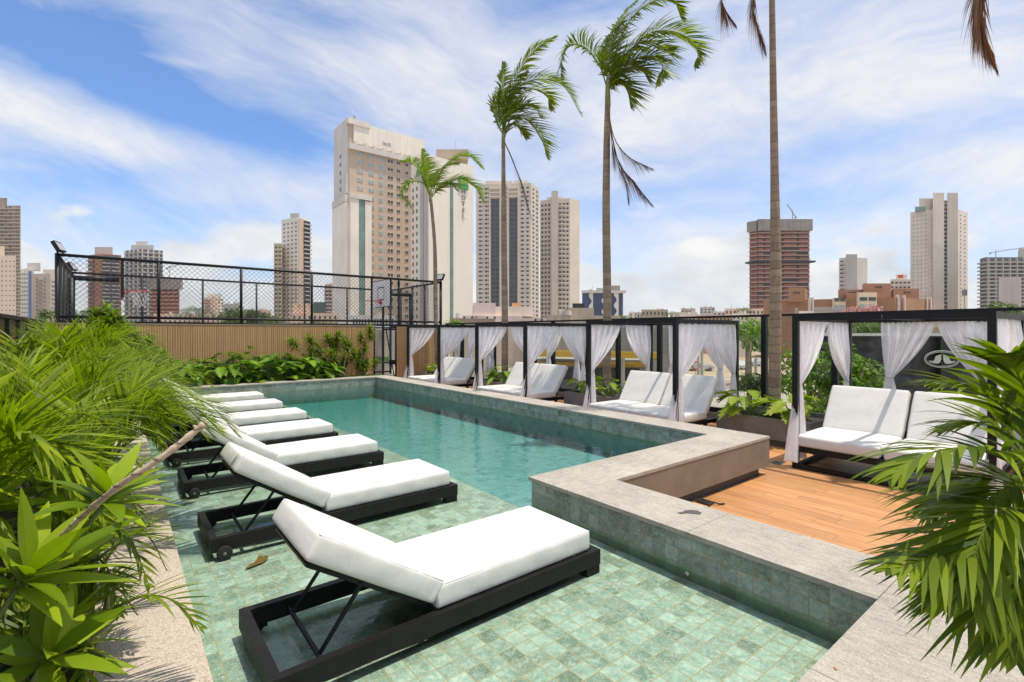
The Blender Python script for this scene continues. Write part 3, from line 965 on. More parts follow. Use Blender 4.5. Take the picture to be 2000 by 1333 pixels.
for k, yb in enumerate(BEDS):
    b = BN[k]; s0 = 40 * k
    yl, yr = yb + BW - .034, yb + .034
    curtain(f'sheer curtain on the front left post of the {b}', (xf + .03, yl, 0), X, Y, .92, .06, 1.08 if k else 1.10, .10, .34, -.10, 5, s0 + 1, 1.5)
    curtain(f'sheer curtain on the back left post of the {b}', (xb - .03, yl, 0), -X, Y, .80, .07, 1.05, .12, .24, .03, 5, s0 + 2, 1.9)
    if k:
        curtain(f'sheer curtain on the front right post of the {b}', (xf + .03, yr, 0), X, Y, .98, .06, 1.04, .10, .36, -.10, 5, s0 + 3, 1.45)
        curtain(f'sheer curtain on the back right post of the {b}', (xb - .03, yr, 0), -X, Y, .86, .07, 1.04, .14, .22, .02, 5, s0 + 4, 1.8)
    else:
        curtain(f'sheer curtain on the front right post of the {b}, behind palm leaves', (xf + .03, yr, 0), X, Y, .90, .06, 1.0, .10, .30, .02, 5, s0 + 3, 1.5)
        curtain(f'sheer curtain on the back right post of the {b}', (xb - .03, yr, 0), -X, Y, .86, .07, 1.04, .14, .22, .02, 5, s0 + 4, 1.8)
    # the pair on the back rail, each knotted to itself
    yb0 = yl - .42
    curtain(f'knotted sheer curtain left on the back rail of the {b}', (xb, yb0, 0), -Y, X, .62, .10, 1.12, .62, .16, 0, 5, s0 + 5, 1.5, bunch=.09)
    curtain(f'knotted sheer curtain right on the back rail of the {b}', (xb, yb0 - .65, 0), -Y, X, .62, .50, 1.10, .55, .16, 0, 5, s0 + 6, 1.5, bunch=.09)

# ---------------------------------------------------------------- planters
PG = 'grey concrete planters between the daybeds'
PL = [((3.0, 4.47), 'grey concrete planter with lime leaves and the thickest palm, beside the bench corner'),
      ((6.62, 8.18), 'grey concrete planter between the second and third daybed, holding a tall palm'),
      ((10.38, 11.92), 'grey concrete planter between the third and the farthest daybed'),
      ((14.10, 15.2), 'grey concrete planter beyond the farthest daybed, against the brown slat wall'),
      ((-0.7, 0.78), 'grey concrete planter on the near side of the first daybed, at the picture edge')]
PX0, PX1 = 8.02, 9.22
for (y0, y1), lab in PL:
    t = thing('concrete_planter', lab, 'planter', (PX0, y0, 0), 0, PG)
    w = .06; H = .43
    m = MB()
    x1, yy = PX1 - PX0, y1 - y0
    m.box(0, x1, 0, w, 0.10, H); m.box(0, x1, yy - w, yy, 0.10, H); m.box(0, w, w, yy - w, 0.10, H); m.box(x1 - w, x1, w, yy - w, 0.10, H)
    m.build('planter_box', PLANTER, t)
    m = MB(); m.box(.05, x1 - .05, .05, yy - .05, 0, .10); m.build('plinth', simple('dark_plinth', (0.10, 0.085, 0.07), 0.8), t)
    m = MB(); m.box(w, x1 - w, w, yy - w, .1, H - .05); m.build('soil', SOIL, t)

# ---------------------------------------------------------------- glass fence behind the beds
t = thing('glass_fence', 'black framed clear glass fence running behind the daybeds', 'fence', (9.3, 0, 0))
ys = [-2.6, -.3, .85, 3.1, 4.25, 6.5, 7.65, 9.9, 11.05, 13.3, 14.45, YEND - .1]
for y in ys:
    m = MB(); m.box(-.045, .045, y - .045, y + .045, 0, 2.07); m.build('post', BLACK, t)
m = MB(); m.box(-.05, .05, ys[0], ys[-1], 2.07, 2.112); m.build('top_rail', BLACK, t)
for a, b in zip(ys[:-1], ys[1:]):
    m = MB(); m.box(-.006, .006, a + .046, b - .046, .30, 2.06); m.build('glass_pane', GLASS, t)
    m = MB(); m.box(-.03, .03, a + .046, b - .046, .20, .298); m.build('bottom_rail', BLACK, t)
m = MB(); m.box(-.09, .09, ys[0], ys[-1], -.02, .198); m.build('kerb', PLANTER, t)

# haze: one even body of air round the whole scene
hm, hn, ho = newmat('haze_air')
pv = hn.new('ShaderNodeVolumePrincipled'); pv.inputs['Color'].default_value = (0.86, 0.90, 0.95, 1); pv.inputs['Density'].default_value = 0.00016; pv.inputs['Anisotropy'].default_value = 0.0
hn.l.new(pv.outputs[0], ho.inputs['Volume'])
m = MB(); m.box(-1010, 1510, -210, 1510, GZ - 2, 90)
o = m.build('haze', hm); o['kind'] = 'stuff'; o['label'] = 'thin pale city haze'
# ---------------------------------------------------------------- slat wall, gate, court fence, hoops
t = thing('slat_wall', 'brown vertical slat wall at the end of the pool, below the ball court fence', 'wall', (0, YEND, 0))
m = MB(); m.box(-1.3, 6.58, 0.03, .12, 0, 1.985); m.build('backing', simple('brown_backing', (0.20, 0.125, 0.07), .8), t)
def slat_part(x0, x1, nm):
    m = MB(); x = x0
    while x < x1 - .05:
        m.box(x + .006, x + .049, 0, .028, .02, 1.98); x += .055
    return m.build(nm, SLAT, t)
slat_part(-1.3, 6.58, 'slat_panel')
m = MB(); m.box(-1.3, 6.6, -.01, .13, 1.986, 2.01); m.build('cap', simple('pale_wood_cap', (.36, .27, .18), .7), t)
t2 = thing('slat_wall', 'brown vertical slat wall behind the farthest daybed, right of the mesh gate', 'wall', (0, YEND, 0))
t = t2
m = MB(); m.box(7.40, 9.25, .03, .12, 0, 1.985); m.build('backing', simple('brown_backing', (0.20, 0.125, 0.07), .8), t)
slat_part(7.40, 9.25, 'slat_panel')

def chain(mb, O, a, L, h, p=.125, r=.0048):
    O = Vector(O); a = Vector(a)
    for sgn in (1, -1):
        s0 = -h
        while s0 < L:
            if sgn > 0: za, zb = max(0, -s0), min(h, L - s0)
            else: za, zb = max(0, -s0), min(h, L - s0)
            if zb - za > .02:
                if sgn > 0: A = O + a * (s0 + za) + Vector((0, 0, za)); B = O + a * (s0 + zb) + Vector((0, 0, zb))
                else: A = O + a * (s0 + za) + Vector((0, 0, h - za)); B = O + a * (s0 + zb) + Vector((0, 0, h - zb))
                mb.tube([A, B], r, 3, False)
            s0 += p
FT, FB = 3.60, 2.03
XA, XB, YA, YB2 = -1.10, 9.15, YEND + .06, 20.1
t = thing('court_fence', 'tall black pipe and chain link fence round the ball court above the slat wall', 'fence', (0, YA, 0))
def bar(p, q, w, name): m = MB(); m.tube([p, q], w, 8); return m.build(name, BLACK, t, world=True, smooth=True)
for px in (310, 471, 609, 726, 779):
    x = at_Y(px, 600, YA).x
    bar((x, YA, .0 if px > 700 else 1.9), (x, YA, FT), .037, 'post')
for x, y in ((XA, YA), (XB, YA), (XA, YB2), (XB + .1, YB2)): bar((x, y, 0), (x, y, FT + .03), .05, 'corner_post')
for z, w in ((FT, .038), (FB, .03), (FB + .125, .035)): bar((XA, YA, z), (XB, YA, z), w, 'rail')
for px in (278, 396, 501, 595, 678):
    x = at_Y(px, 600, YB2).x
    bar((x, YB2, 0), (x, YB2, FT), .032, 'post')
for z in (FT, 2.1, .1): bar((XA, YB2, z), (XB + .1, YB2, z), .034, 'rail')
for k in (.28, .52, .76):
    for s in (0, 1):
        x = XA if s == 0 else XB + .1 * k
        bar((x, YA + (YB2 - YA) * k, 0), (x, YA + (YB2 - YA) * k, FT), .036, 'post')
for s in (0, 1):
    for z in (FT, FB):
        bar((XA if s == 0 else XB, YA, z), (XA if s == 0 else XB + .1, YB2, z), .034, 'rail')
m = MB(); chain(m, (XA, YA, FB + .12), (1, 0, 0), XB - XA, FT - FB - .12); m.build('wire_mesh', WIRE, t, world=True, label='front panel of chain link mesh')
m = MB(); chain(m, (XA, YA, .3), (0, 1, 0), YB2 - YA, FT - .3); m.build('wire_mesh', WIRE, t, world=True)
m = MB(); chain(m, (XB, YA, .3), (0, 1, 0), YB2 - YA, FT - .3); m.build('wire_mesh', WIRE, t, world=True)
m = MB(); chain(m, (XA, YB2, 1.2), (1, 0, 0), XB - XA, FT - 1.2, .15, .0035); m.build('wire_mesh', WIRE, t, world=True)
sbox('court_floor', simple('green_court_paint', (0.20, 0.21, 0.19), .8), XA - .3, XB + .3, YEND + .13, YB2 + .3, -.2, -.02)
o = sbox('court_line', simple('green_line_paint', (0.10, 0.27, 0.05), .7), 6.4, 8.6, 17.0, 17.9, -.016, -.008)
# low wall of the court seen through the gate
t = thing('court_wall', 'pale court wall with a green painted frame, seen through the mesh gate', 'wall', (0, YB2 + .3, 0))
m = MB(); m.box(XA, XB + .3, 0, .15, -.02, 1.9); m.build('wall', facade('court_wall_plaster', (.46, .41, .35)), t)
m = MB(); m.box(7.6, 7.85, -.03, 0, 0, 1.3); m.box(7.85, 9.3, -.03, 0, .55, .72); m.build('painted_frame', simple('green_line_paint', (0.10, 0.27, 0.05), .7), t)

t = thing('mesh_gate', 'black pipe gate with chain link infill between the two brown slat walls', 'gate', (6.62, YEND + .02, 0))
gw, gh = .76, 1.98
for x in (0, gw):
    m = MB(); m.tube([(x, 0, 0), (x, 0, gh)], .03, 8); m.build('post', BLACK, t, smooth=True)
for z in (.06, .78, gh - .04):
    m = MB(); m.tube([(0, 0, z), (gw, 0, z)], .022, 8); m.build('rail', BLACK, t, smooth=True)
m = MB(); chain(m, (0, 0, .06), (1, 0, 0), gw, gh - .1, .11, .004); m.build('wire_mesh', WIRE, t)
m = MB(); m.box(gw - .24, gw - .02, -.03, .03, .70, .86); m.build('latch_box', BLACK, t)

NET = simple('white_net_cord', (.72, .70, .68), .8)
RED = simple('red_hoop_paint', (.55, .045, .03), .5)
BOARD = simple('white_backboard', (.74, .68, .64), .5, .04)
def hoop(label, xb, xp, sgn, rot=0):
    yc = 18.0
    t = thing('basketball_hoop', label, 'basketball hoop', (xp, yc, 0), 0, 'basketball hoops of the ball court')
    def L(x, y, z): return (x - xp, y - yc, z)
    m = MB(); m.tube([L(xp, yc, -.02), L(xp, yc, 3.27), ], .075, 12); m.build('pole', BLACK, t, smooth=True)
    m = MB(); m.tube([L(xp, yc, 3.27), L(xb - sgn * .06, yc, 3.27)], .07, 12); m.build('arm', BLACK, t, smooth=True)
    m = MB(); m.box(*sorted((xb - xp, xb - xp + sgn * .03)), -.80, .80, 2.77, 3.76); b = m.build('backboard', BOARD, t)
    m = MB()
    for a in ((-.82, .82, 2.745, 2.77), (-.82, .82, 3.76, 3.785), (-.82, -.80, 2.77, 3.76), (.80, .82, 2.77, 3.76)):
        m.box(*sorted((xb - xp - sgn * .035, xb - xp + sgn * .034)), *a)
    m.build('rim_frame', BLACK, b)
    m = MB(); x0, x1 = sorted((xb - xp + sgn * .03, xb - xp + sgn * .034))
    for a in ((-.30, .30, 3.48, 3.52), (-.30, .30, 3.02, 3.06), (-.30, -.26, 3.06, 3.48), (.26, .30, 3.06, 3.48)): m.box(x0, x1, *a)
    m.build('target_square', BLACK, b)
    cx = xb - xp + sgn * .40; zz = 2.98
    ring = [(cx + .23 * math.cos(q * PI / 12), .23 * math.sin(q * PI / 12), zz) for q in range(25)]
    m = MB(); m.tube(ring, .011, 6)
    for y in (-.06, .06): m.bar((xb - xp + sgn * .03, y, zz - .1), (cx - sgn * .21, y, zz), .02)
    m.box(*sorted((xb - xp + sgn * .034, xb - xp + sgn * .06)), -.09, .09, zz - .12, zz + .06)
    m.build('hoop_ring', RED, t)
    m = MB(); n = 12
    def np_(q, z):
        r = .23 - .10 * min(1, z / .35); th = 2 * PI * q / n
        return (cx + r * math.cos(th), r * math.sin(th), zz - z)
    for q in range(n):
        for k in range(4):
            m.tube([np_(q + k * .5, .11 * k), np_(q + (k + 1) * .5, .11 * (k + 1))], .006, 4, False)
            m.tube([np_(q + k * .5, .11 * k), np_(q + (k - 1) * .5, .11 * (k + 1))], .006, 4, False)
    m.build('net', NET, t)
    return t
hoop('basketball hoop seen edge on at the planted end of the court, white net hanging', 0.10, -.98, 1)
h2 = hoop('basketball hoop whose white square backboard faces the camera, near the mesh gate', 7.92, 9.15, -1)
m = MB(); m.tube([(7.98 - 9.15, 0, -.02), (7.98 - 9.15, 0, 2.75)], .045, 10); m.tube([(8.1 - 9.15, 0, 1.9), (8.45 - 9.15, 0, 0)], .025, 8); m.box(8.0 - 9.15, 8.6 - 9.15, -.03, .03, 1.87, 1.93)
m.build('support_post', BLACK, h2)

def flood(label, p, rz):
    t = thing('floodlight', label, 'floodlight', p, rz, 'small black floodlights on the court fence')
    m = MB(); m.bar((0, 0, 0), (0, 0, .07), .03); m.build('bracket', BLACK, t)
    m = MB(); m.obox((.02, 0, .15), (.035, 0, .02), (0, .15, 0), (-.06, 0, .11)); m.build('housing', BLACK, t)
    m = MB(); m.obox((.055, 0, .165), (.004, 0, .0025), (0, .13, 0), (-.05, 0, .09)); m.build('lens', simple('floodlight_glass', (.35, .36, .38), .15), t)
flood('black floodlight on the corner post of the court fence, above the palm leaves', (XA, YA, FT + .03), R(-20))
flood('black floodlight on the far corner post behind the first court fence corner', (XA, YB2, FT + .03), R(-20))
flood('tilted black floodlight at the fence end beside the slim palm', (XB, YA, FT + .03), R(200))

# black glazed wall along the left planting bed
t = thing('glazed_wall', 'black glazed wall with slim mullions running behind the left palms', 'wall', (-1.35, 0, 0))
m = MB(); m.box(-.06, .02, 1.0, YEND, 0, 1.99); m.build('dark_glass', simple('black_glass', (0.006, 0.006, 0.006), .25, spec=.4), t)
y = 1.3
MULL = simple('olive_mullion', (0.045, 0.05, 0.035), .5)
while y < YEND:
    m = MB(); m.box(.022, .05, y, y + .22, 0, 1.985); m.build('mullion', MULL, t); y += 1.05
m = MB(); m.box(-.08, .07, 1.0, YEND, 1.99, 2.05); m.build('cap_rail', BLACK, t)

# small things on the floor
t = thing('fallen_leaf', 'brown wet dead leaf lying on the green tiles by the second lounger', 'leaf', at_z(508, 1098, ZF + .012))
m = MB()
q = [(-.15, .0), (-.10, .022), (-.04, .03), (.02, .05), (.06, .08), (.085, .075), (.08, .05), (.115, .042), (.10, .012), (.05, -.015), (.0, -.025), (-.05, -.018)]
m.prism([(x * .8 * math.cos(.5) - y_ * math.sin(.5), x * .8 * math.sin(.5) + y_ * math.cos(.5)) for x, y_ in q], 0, .003)
m.build('blade', simple('wet_brown_leaf', (.20, .11, .02), .35, .4, 25), t)
t = thing('debris_scrap', 'dark wet patch on the grey coping near the deck corner', 'debris', at_z(1352, 1001, ZC + .001))
m = MB(); m.prism([(-.10, .06), (-.05, .045), (-.01, .05), (.03, .03), (.055, -.01), (.04, -.05), (.0, -.06), (-.02, -.02), (-.05, .015), (-.09, .03)], 0, .003)
m.build('sheet', simple('dark_grey_scrap', (.07, .065, .06), .6), t)  # thin flat mesh stands for a dark wet patch on the stone
for lab, p in (('black floor drain grate in the wood deck inside the bench corner', at_z(1378, 982, 0)), ('grey floor drain grate in the wood deck beside the first daybed', at_z(1518, 905, 0))):
    t = thing('floor_drain', lab, 'drain', (p.x, p.y, 0), 0, 'floor drains in the wood deck')
    m = MB(); m.box(-.075, .075, -.075, .075, 0.001, .008); m.build('frame', simple('grey_steel', (.22, .22, .21), .4) if 'grey' in lab else BLACK, t)
    m = MB()
    for k in range(5): m.box(-.06, .06, -.06 + k * .026, -.048 + k * .026, .0081, .011)
    m.build('grate', simple('drain_slot', (.03, .03, .03), .5), t)
for lab, p in (('small grey socket cover at the foot of the bench', at_z(1398, 990, 0)),):
    t = thing('cable_coil', 'short black cable end lying at the foot of the bench on the deck', 'cable', (p.x, p.y, .0))
    m = MB(); m.tube([(-.10, .02, .012), (-.04, .05, .014), (.03, .04, .03), (.07, .0, .012), (.12, -.03, .012)], .008, 6); m.build('cable', RUBBER, t)

for lab, nm, p, sc, mt in (('pale curled leaf scrap floating against the raised pool wall', 'floating_leaf', at_z(1342, 1121, ZW + .004), .55, simple('pale_dry_leaf', (.50, .42, .33), .7, .3, 30)),
                           ('tiny orange leaf lying on the near coping', 'fallen_leaf', at_z(1632, 1306, ZC + .002), .26, simple('orange_dry_leaf', (.45, .20, .08), .7, .3, 30))):
    t = thing(nm, lab, 'leaf', p, .7)
    m = MB(); k = sc * .5
    pts = [(-.1, 0, .0), (-.05, .035, .012), (.0, .05, .004), (.06, .03, .014), (.11, .0, .002), (.05, -.03, .01), (-.03, -.04, .003)]
    m.add([(x * k, y_ * k, z_ * k + .001) for x, y_, z_ in pts] + [(0, 0, .014 * k)], [(i, (i + 1) % 7, 7) for i in range(7)])
    m.build('blade', mt, t)
# ---------------------------------------------------------------- the city
def gp(px, D): p = at_d(px, HY, D); return Vector((p.x, p.y))
def onY(px, Y0): r = (px - CX) / F; return Vector((Y0 * (sn + r * cs) / (cs - r * sn), Y0))
def onX(px, X0): r = (px - CX) / F; return Vector((X0, X0 * (cs - r * sn) / (sn + r * cs)))
GLZ = simple('dark_window_glass', (0.045, 0.05, 0.055), .15, .5, .15)
GLZB = simple('blue_window_glass', (0.26, 0.36, 0.37), .2, .3, .2)
GLZG = simple('green_curtain_glass', (0.16, 0.24, 0.20), .2, .3, .25)
FRAMEW = simple('white_window_frame', (.62, .60, .56), .6)
DARK = simple('dark_void', (.030, .028, .027), .8)
HAZEY = 0
class Bld:
    def __init__(s, name, label, pts, ztop, mat, dep=14, back=None, z0=GZ, cat='building', group=None):
        s.pts = [Vector(p) for p in pts]
        mid = sum(s.pts, Vector((0, 0))) / len(s.pts)
        s.view = mid.normalized()
        s.root = thing(name, label, cat, (mid.x, mid.y, z0), 0, group)
        s.mat = mat; s.z0 = z0; s.z1 = ztop; s.n = {}
        bk = back or [p + s.view * dep for p in s.pts[::-1]]
        s.poly = s.pts + [Vector(b) for b in bk]
        s.block('wall', s.poly, z0, ztop, mat)
    def block(s, name, poly, z0, z1, mat, parent=None):
        m = MB(); a = sum(poly[i].x * poly[(i + 1) % len(poly)].y - poly[(i + 1) % len(poly)].x * poly[i].y for i in range(len(poly)))
        m.prism(poly if a > 0 else poly[::-1], z0, z1)
        return m.build(name, mat, parent or s.root, world=True)
    def edge(s, e):
        A, B = (s.pts[e], s.pts[e + 1]) if isinstance(e, int) else (Vector(e[0]), Vector(e[1]))
        tdir = (B - A); L = tdir.length; tdir /= L
        n = Vector((tdir.y, -tdir.x))
        if n.dot(-A) < 0: n = -n
        return A, tdir, n, L
    def plate(s, name, e, s0, s1, z0, z1, mat, proud=.12, parent=None, inset=.3):
        A, td, n, L = s.edge(e)
        c = A + td * (L * (s0 + s1) / 2) + n * ((proud - inset) / 2)
        m = MB(); m.obox((c.x, c.y, (z0 + z1) / 2), (*(td * (L * (s1 - s0) / 2)), 0), (*(n * ((proud + inset) / 2)), 0), (0, 0, (z1 - z0) / 2))
        return m.build(name, mat, parent or s.root, world=True)
    def wins(s, e, cols, rows, z0, z1, fw, fh, mat, s0=0.0, s1=1.0, name='window', proud=.10, skip=None, cap=100, pane=None, odd=None):
        """a grid of like windows; every one an object, the rest past the cap in one"""
        A, td, n, L = s.edge(e)
        w = L * (s1 - s0) / cols; h = (z1 - z0) / rows
        vw, vh = td * (w * fw / 2), h * fh / 2
        def shape(c, mb, kx=1.0, kz=1.0, pr=proud, ox=0.0, oz=0.0):
            cc = Vector((c.x + td.x * ox * w, c.y + td.y * ox * w, c.z + oz * h)) + Vector((n.x, n.y, 0)) * (pr / 2 - .1)
            mb.obox(cc, (*(vw * kx), 0), (*(n * (pr / 2 + .1)), 0), (0, 0, vh * kz))
        rest = MB(); src = None; rl = s.root.location
        psrc = None; prest = MB()
        for r in range(rows - 1, -1, -1):
            for c in range(cols):
                if skip and skip(c, r): continue
                p2 = A + td * (L * s0 + w * (c + .5))
                p = Vector((p2.x, p2.y, z0 + h * (r + .5)))
                if s.n.get(name, 0) < cap:
                    if src is None:
                        m = MB(); shape(Vector((0, 0, 0)), m); src = m.build(name, mat, s.root); o = src
                        if pane:
                            m = MB()
                            for ox in (-fw * .25, fw * .25): shape(Vector((0, 0, 0)), m, .40, .84, proud + .03, ox)
                            psrc = m.build('pane', pane, src)
                    else:
                        o = src.copy(); COL.objects.link(o)
                        if pane: q = psrc.copy(); COL.objects.link(q); q.parent = o
                    o.location = p - rl
                    s.n[name] = s.n.get(name, 0) + 1
                else:
                    shape(p, rest)
                    if pane:
                        for ox in (-fw * .25, fw * .25): shape(p, prest, .40, .84, proud + .03, ox)
        if rest.v:
            o = rest.build(name, mat, s.root, world=True, kind='stuff')
            if prest.v: prest.build('pane', pane, o, world=True, kind='stuff')
    def slabs(s, e, rows, z0, z1, s0, s1, th, proud, mat, name='balcony', rail=None):
        h = (z1 - z0) / rows
        for r in range(rows):
            o = s.plate(name, e, s0, s1, z0 + h * r, z0 + h * r + th * h, mat, proud)
            if rail: s.plate('railing', e, s0 + .001, s1 - .001, z0 + h * r + th * h, z0 + h * r + min(.92, th + .38) * h, rail, proud - .1, parent=o, inset=-(proud - .2))
    def roof(s, px0, px1, ybot, ytop, D, mat, dep=6, name='roof_block'):
        a, b = gp(px0, D), gp(px1, D)
        v = s.view * dep
        return s.block(name, [a, b, b + v, a + v], zy(ybot, D), zy(ytop, D), mat)

def text(body, mat, parent, origin, xdir, size, name='lettering', ex=.06, ydir=(0, 0, 1), space=1.0):
    cu = bpy.data.curves.new('lettering', 'FONT'); cu.body = body; cu.size = size; cu.extrude = ex; cu.space_line = space
    cu.align_x = 'CENTER'; cu.align_y = 'CENTER'
    o = bpy.data.objects.new('tmp', cu); COL.objects.link(o)
    dg = bpy.context.evaluated_depsgraph_get(); dg.update()
    me = bpy.data.meshes.new_from_object(o.evaluated_get(dg))
    bpy.data.objects.remove(o)
    x = Vector(xdir).normalized(); y = Vector(ydir).normalized(); z = x.cross(y)
    rl = root_of(parent).location
    M = Matrix((x, y, z)).transposed().to_4x4(); M.translation = Vector(origin) - rl
    me.transform(M); me.materials.clear(); me.materials.append(mat)
    o = bpy.data.objects.new(name, me); COL.objects.link(o); o.parent = parent
    return o

CREAM = facade('cream_plaster', (.56, .50, .43)); WHITE = facade('white_plaster', (.62, .59, .55)); PALE = facade('pale_grey_plaster', (.50, .48, .46))
TAN = facade('tan_plaster', (.44, .34, .27)); GREYC = facade('grey_concrete', (.34, .33, .31)); BRICK = facade('red_brick', (.27, .095, .055), .2)
ORANGE = facade('orange_brick', (.36, .17, .09)); SCAF = facade('brown_scaffold', (.30, .25, .20), .25, .3); PEACH = facade('peach_plaster', (.58, .43, .34))
GREY2 = facade('mid_grey_plaster', (.36, .35, .345)); BROWNB = facade('brown_brick', (.30, .165, .10), .12)
PINKP = facade('pale_pink_plaster', (.60, .50, .46)); NETG = facade('grey_debris_net', (.24, .22, .20), .25, .3)

# --- hotel with pinkish window wall
D = 160
C = gp(682, D); L_ = onX(657, C.x); R_ = onY(828, C.y)
b = Bld('hotel_tower', 'tall hotel with a pinkish window wall, white left end and white top band', [L_, C, R_], zy(240, D), facade('hotel_tan', (.44, .355, .29)), back=[(R_.x, L_.y)])
ZT = zy(232, D)
z = lambda y: zy(y, D)
# white top band and grey parapet; white left volume
b.plate('top_band', 1, .05, 1.0, z(278), z(236), WHITE, .5)
b.plate('parapet', 1, -.01, .84, z(292), z(281), PALE, 1.2)
b.plate('stair_tower', 0, -.02, .97, z(378), z(232), facade('hotel_end_grey', (.47, .46, .46)), .8)
b.plate('cornice', 1, -.03, .25, z(243), z(232), PALE, .9)
b.plate('base_band', 1, -.01, .26, z(388), z(378), PALE, 1.6)
b.plate('base_band', 0, -.02, 1.0, z(395), z(381), PALE, 1.4)
b.plate('white_pier', 1, 0, .10, GZ, z(388), WHITE, 1.3); b.plate('white_pier', 1, .18, .26, GZ, z(390), WHITE, 1.3)
b.plate('green_glass_strip', 1, .10, .18, GZ, z(388), GLZG, 1.1)
b.plate('white_end', 0, -.02, 1.0, GZ, z(396), WHITE, 1.3)
b.wins(0, 1, 5, z(372), z(290), .12, .45, GLZ, .2, .85, 'stair_window', .9)
A_, td, n_, L0 = b.edge(1)
colx = [(.135, .075, 1), (.275, .075, 1), (.40, .05, 0), (.525, .075, 1), (.635, .045, 0), (.75, .045, 0), (.855, .065, 1)]
ztop = z(293); fh = (z(293) - z(631)) / 21
for cx, w, wide in colx:
    sk = (lambda c, r: r < 15) if cx < .2 else None
    b.wins(1, 1, 21, z(640), z(289), 1.0, .42, FRAMEW, cx - w / 2, cx + w / 2, 'window', .12, sk, 100, GLZB if cx < .45 else GLZ)
for k in range(7): b.plate('parapet_stub', 1, .06 + k * .118, .06 + k * .118 + (.05 if k % 2 else .035), z(281) - .1, z(281 - 7 + k * .2), CREAM, .9)
A_, td, n_, L0 = b.edge(1)
p = A_ + td * (L0 * .47) + n_ * .56
text('issA', simple('faint_grey_letters', (.33, .31, .29), .7), b.root, (p.x, p.y, z(266) + .3), (*td, 0), 1.9)
b.roof(690, 694, 236, 226, D + 4, GREYC, 1, 'antenna_box')

# --- white hotel with green sign
D = 150
C = gp(838, D); L_ = onX(803, C.x); R_ = onY(923.5, C.y)
b = Bld('hotel_tower', 'white windowless hotel slab with a green square sign and vertical letters', [L_, C, R_], zy(303, D), facade('hotel_white', (.60, .575, .52), .05, .08), back=[(R_.x, L_.y)])
z = lambda y: zy(y, D)
A1, td1, n1, L1 = b.edge(1)
b.plate('green_glass_strip', 1, .46, .535, GZ, z(345), GLZG, .08)
b.plate('grey_shaft', 0, .57, .74, GZ, z(338), GREY2, .4); b.plate('grey_shaft', 0, .78, .92, GZ, z(333), GREY2, .4)
b.wins(0, 1, 19, z(640), z(350), .5, .5, GLZ, .28, .40, 'window', .1); b.wins(0, 1, 19, z(640), z(350), .5, .5, GLZ, .06, .18, 'window', .1)
b.roof(852, 915, 310, 292, D + 10, facade('tan_roof_block', (.38, .31, .25)), 8)
b.roof(889.2, 889.8, 297, 276, D + 12, GREYC, .2, 'antenna')
GREEN = simple('green_sign', (.05, .30, .07), .5)
sg = b.plate('sign_board', 1, .66, .875, z(356), z(331), GREEN, .5)
A = A1 + td1 * (L1 * .768) + n1 * .62
text('ibis', simple('yellow_green_letters', (.42, .52, .06), .5), sg, (A.x, A.y, z(342)), (*td1, 0), 2.1)
A = A1 + td1 * (L1 * .77) + n1 * .15
m = simple('grey_sign_letters', (.16, .15, .14), .6)
for k, ch in enumerate('HOTEL'):
    text(ch, m, b.root, (A.x, A.y, z(361.5 + k * 12.6)), (*td1, 0), 2.0, 'lettering')
A0, td0, n0, L0 = b.edge(0)
A = A0 + td0 * (L0 * .68) + n0 * .5
text('ibis', simple('green_letters', (.06, .20, .05), .6), b.root, (A.x, A.y, z(326)) if False else (*(A0 + td0 * (L0 * .55) + n0 * .5), z(329)), (*td0, 0), 3.6)
text('styles', simple('green_letters', (.06, .20, .05), .6), b.root, (*(A0 + td0 * (L0 * .84) + n0 * .5), z(321)), (*td0, 0), 3.0)

# --- cream and charcoal apartment tower
D = 330
P = [gp(930, D), gp(1037, D - 4), gp(1053, D + 10)]
z = lambda y: zy(y, D)
b = Bld('apartment_tower', 'cream apartment tower with two charcoal vertical bands', P, z(361), facade('tower_cream', (.50, .45, .40)), 20)
b.roof(948, 1000, 362, 354, D, CREAM, 12); b.roof(1003, 1030, 362, 353, D, CREAM, 12)
zb, ztp = z(620), z(366)
CH = simple('charcoal_panel', (.075, .073, .076), .6)
for s0, s1 in ((.275, .425), (.61, .755)):
    b.plate('charcoal_band', 0, s0, s1, GZ, z(390), CH, .25)
    b.wins(0, 2, 26, zb, z(392), .7, .42, GLZ, s0 + .01, s1 - .01, 'band_window', .32, cap=30)
    b.slabs(0, 3, z(388), z(364), s0 - .02, s1 + .02, .3, 1.4, CREAM)
    b.plate('pier', 0, s0 - .035, s0 - .008, GZ, z(364), CREAM, .8); b.plate('pier', 0, s1 + .008, s1 + .03, GZ, z(364), CREAM, .8)
for s0, s1, c in ((.02, .24, 2), (.455, .575, 1), (.79, .99, 2)):
    b.wins(0, c, 30, zb, ztp, .42, .40, GLZ, s0, s1, 'window', .12)
    b.wins(0, c, 30, zb, ztp, .14, .30, GLZ, s0 + .04, s1 + .04 if s1 < .95 else s1, 'small_window', .12, cap=30)
b.wins(1, 2, 30, zb, ztp, .4, .4, GLZ, .05, .95, 'side_window', .12, cap=30)

# --- cream tower with tall round-topped shaft
D = 350
z = lambda y: zy(y, D)
P = [gp(1055, D), gp(1113, D - 6), gp(1132, D)]
b = Bld('apartment_tower', 'cream apartment tower with a tall plain shaft and blank side wall', P, z(392), CREAM, 20)
b.roof(1077, 1090, 640, 373, D - 8, facade('shaft_tan', (.45, .40, .35)), 10, 'shaft'); b.roof(1068, 1102, 394, 386, D, CREAM, 9)
b.wins(0, 3, 26, z(625), z(398), .55, .48, GLZ, .02, .36, 'window', .15)
b.wins(0, 3, 26, z(625), z(398), .62, .42, GLZ, .62, .98, 'window', .15)
b.slabs(0, 26, z(625), z(398), .64, .82, .22, 1.6, WHITE)

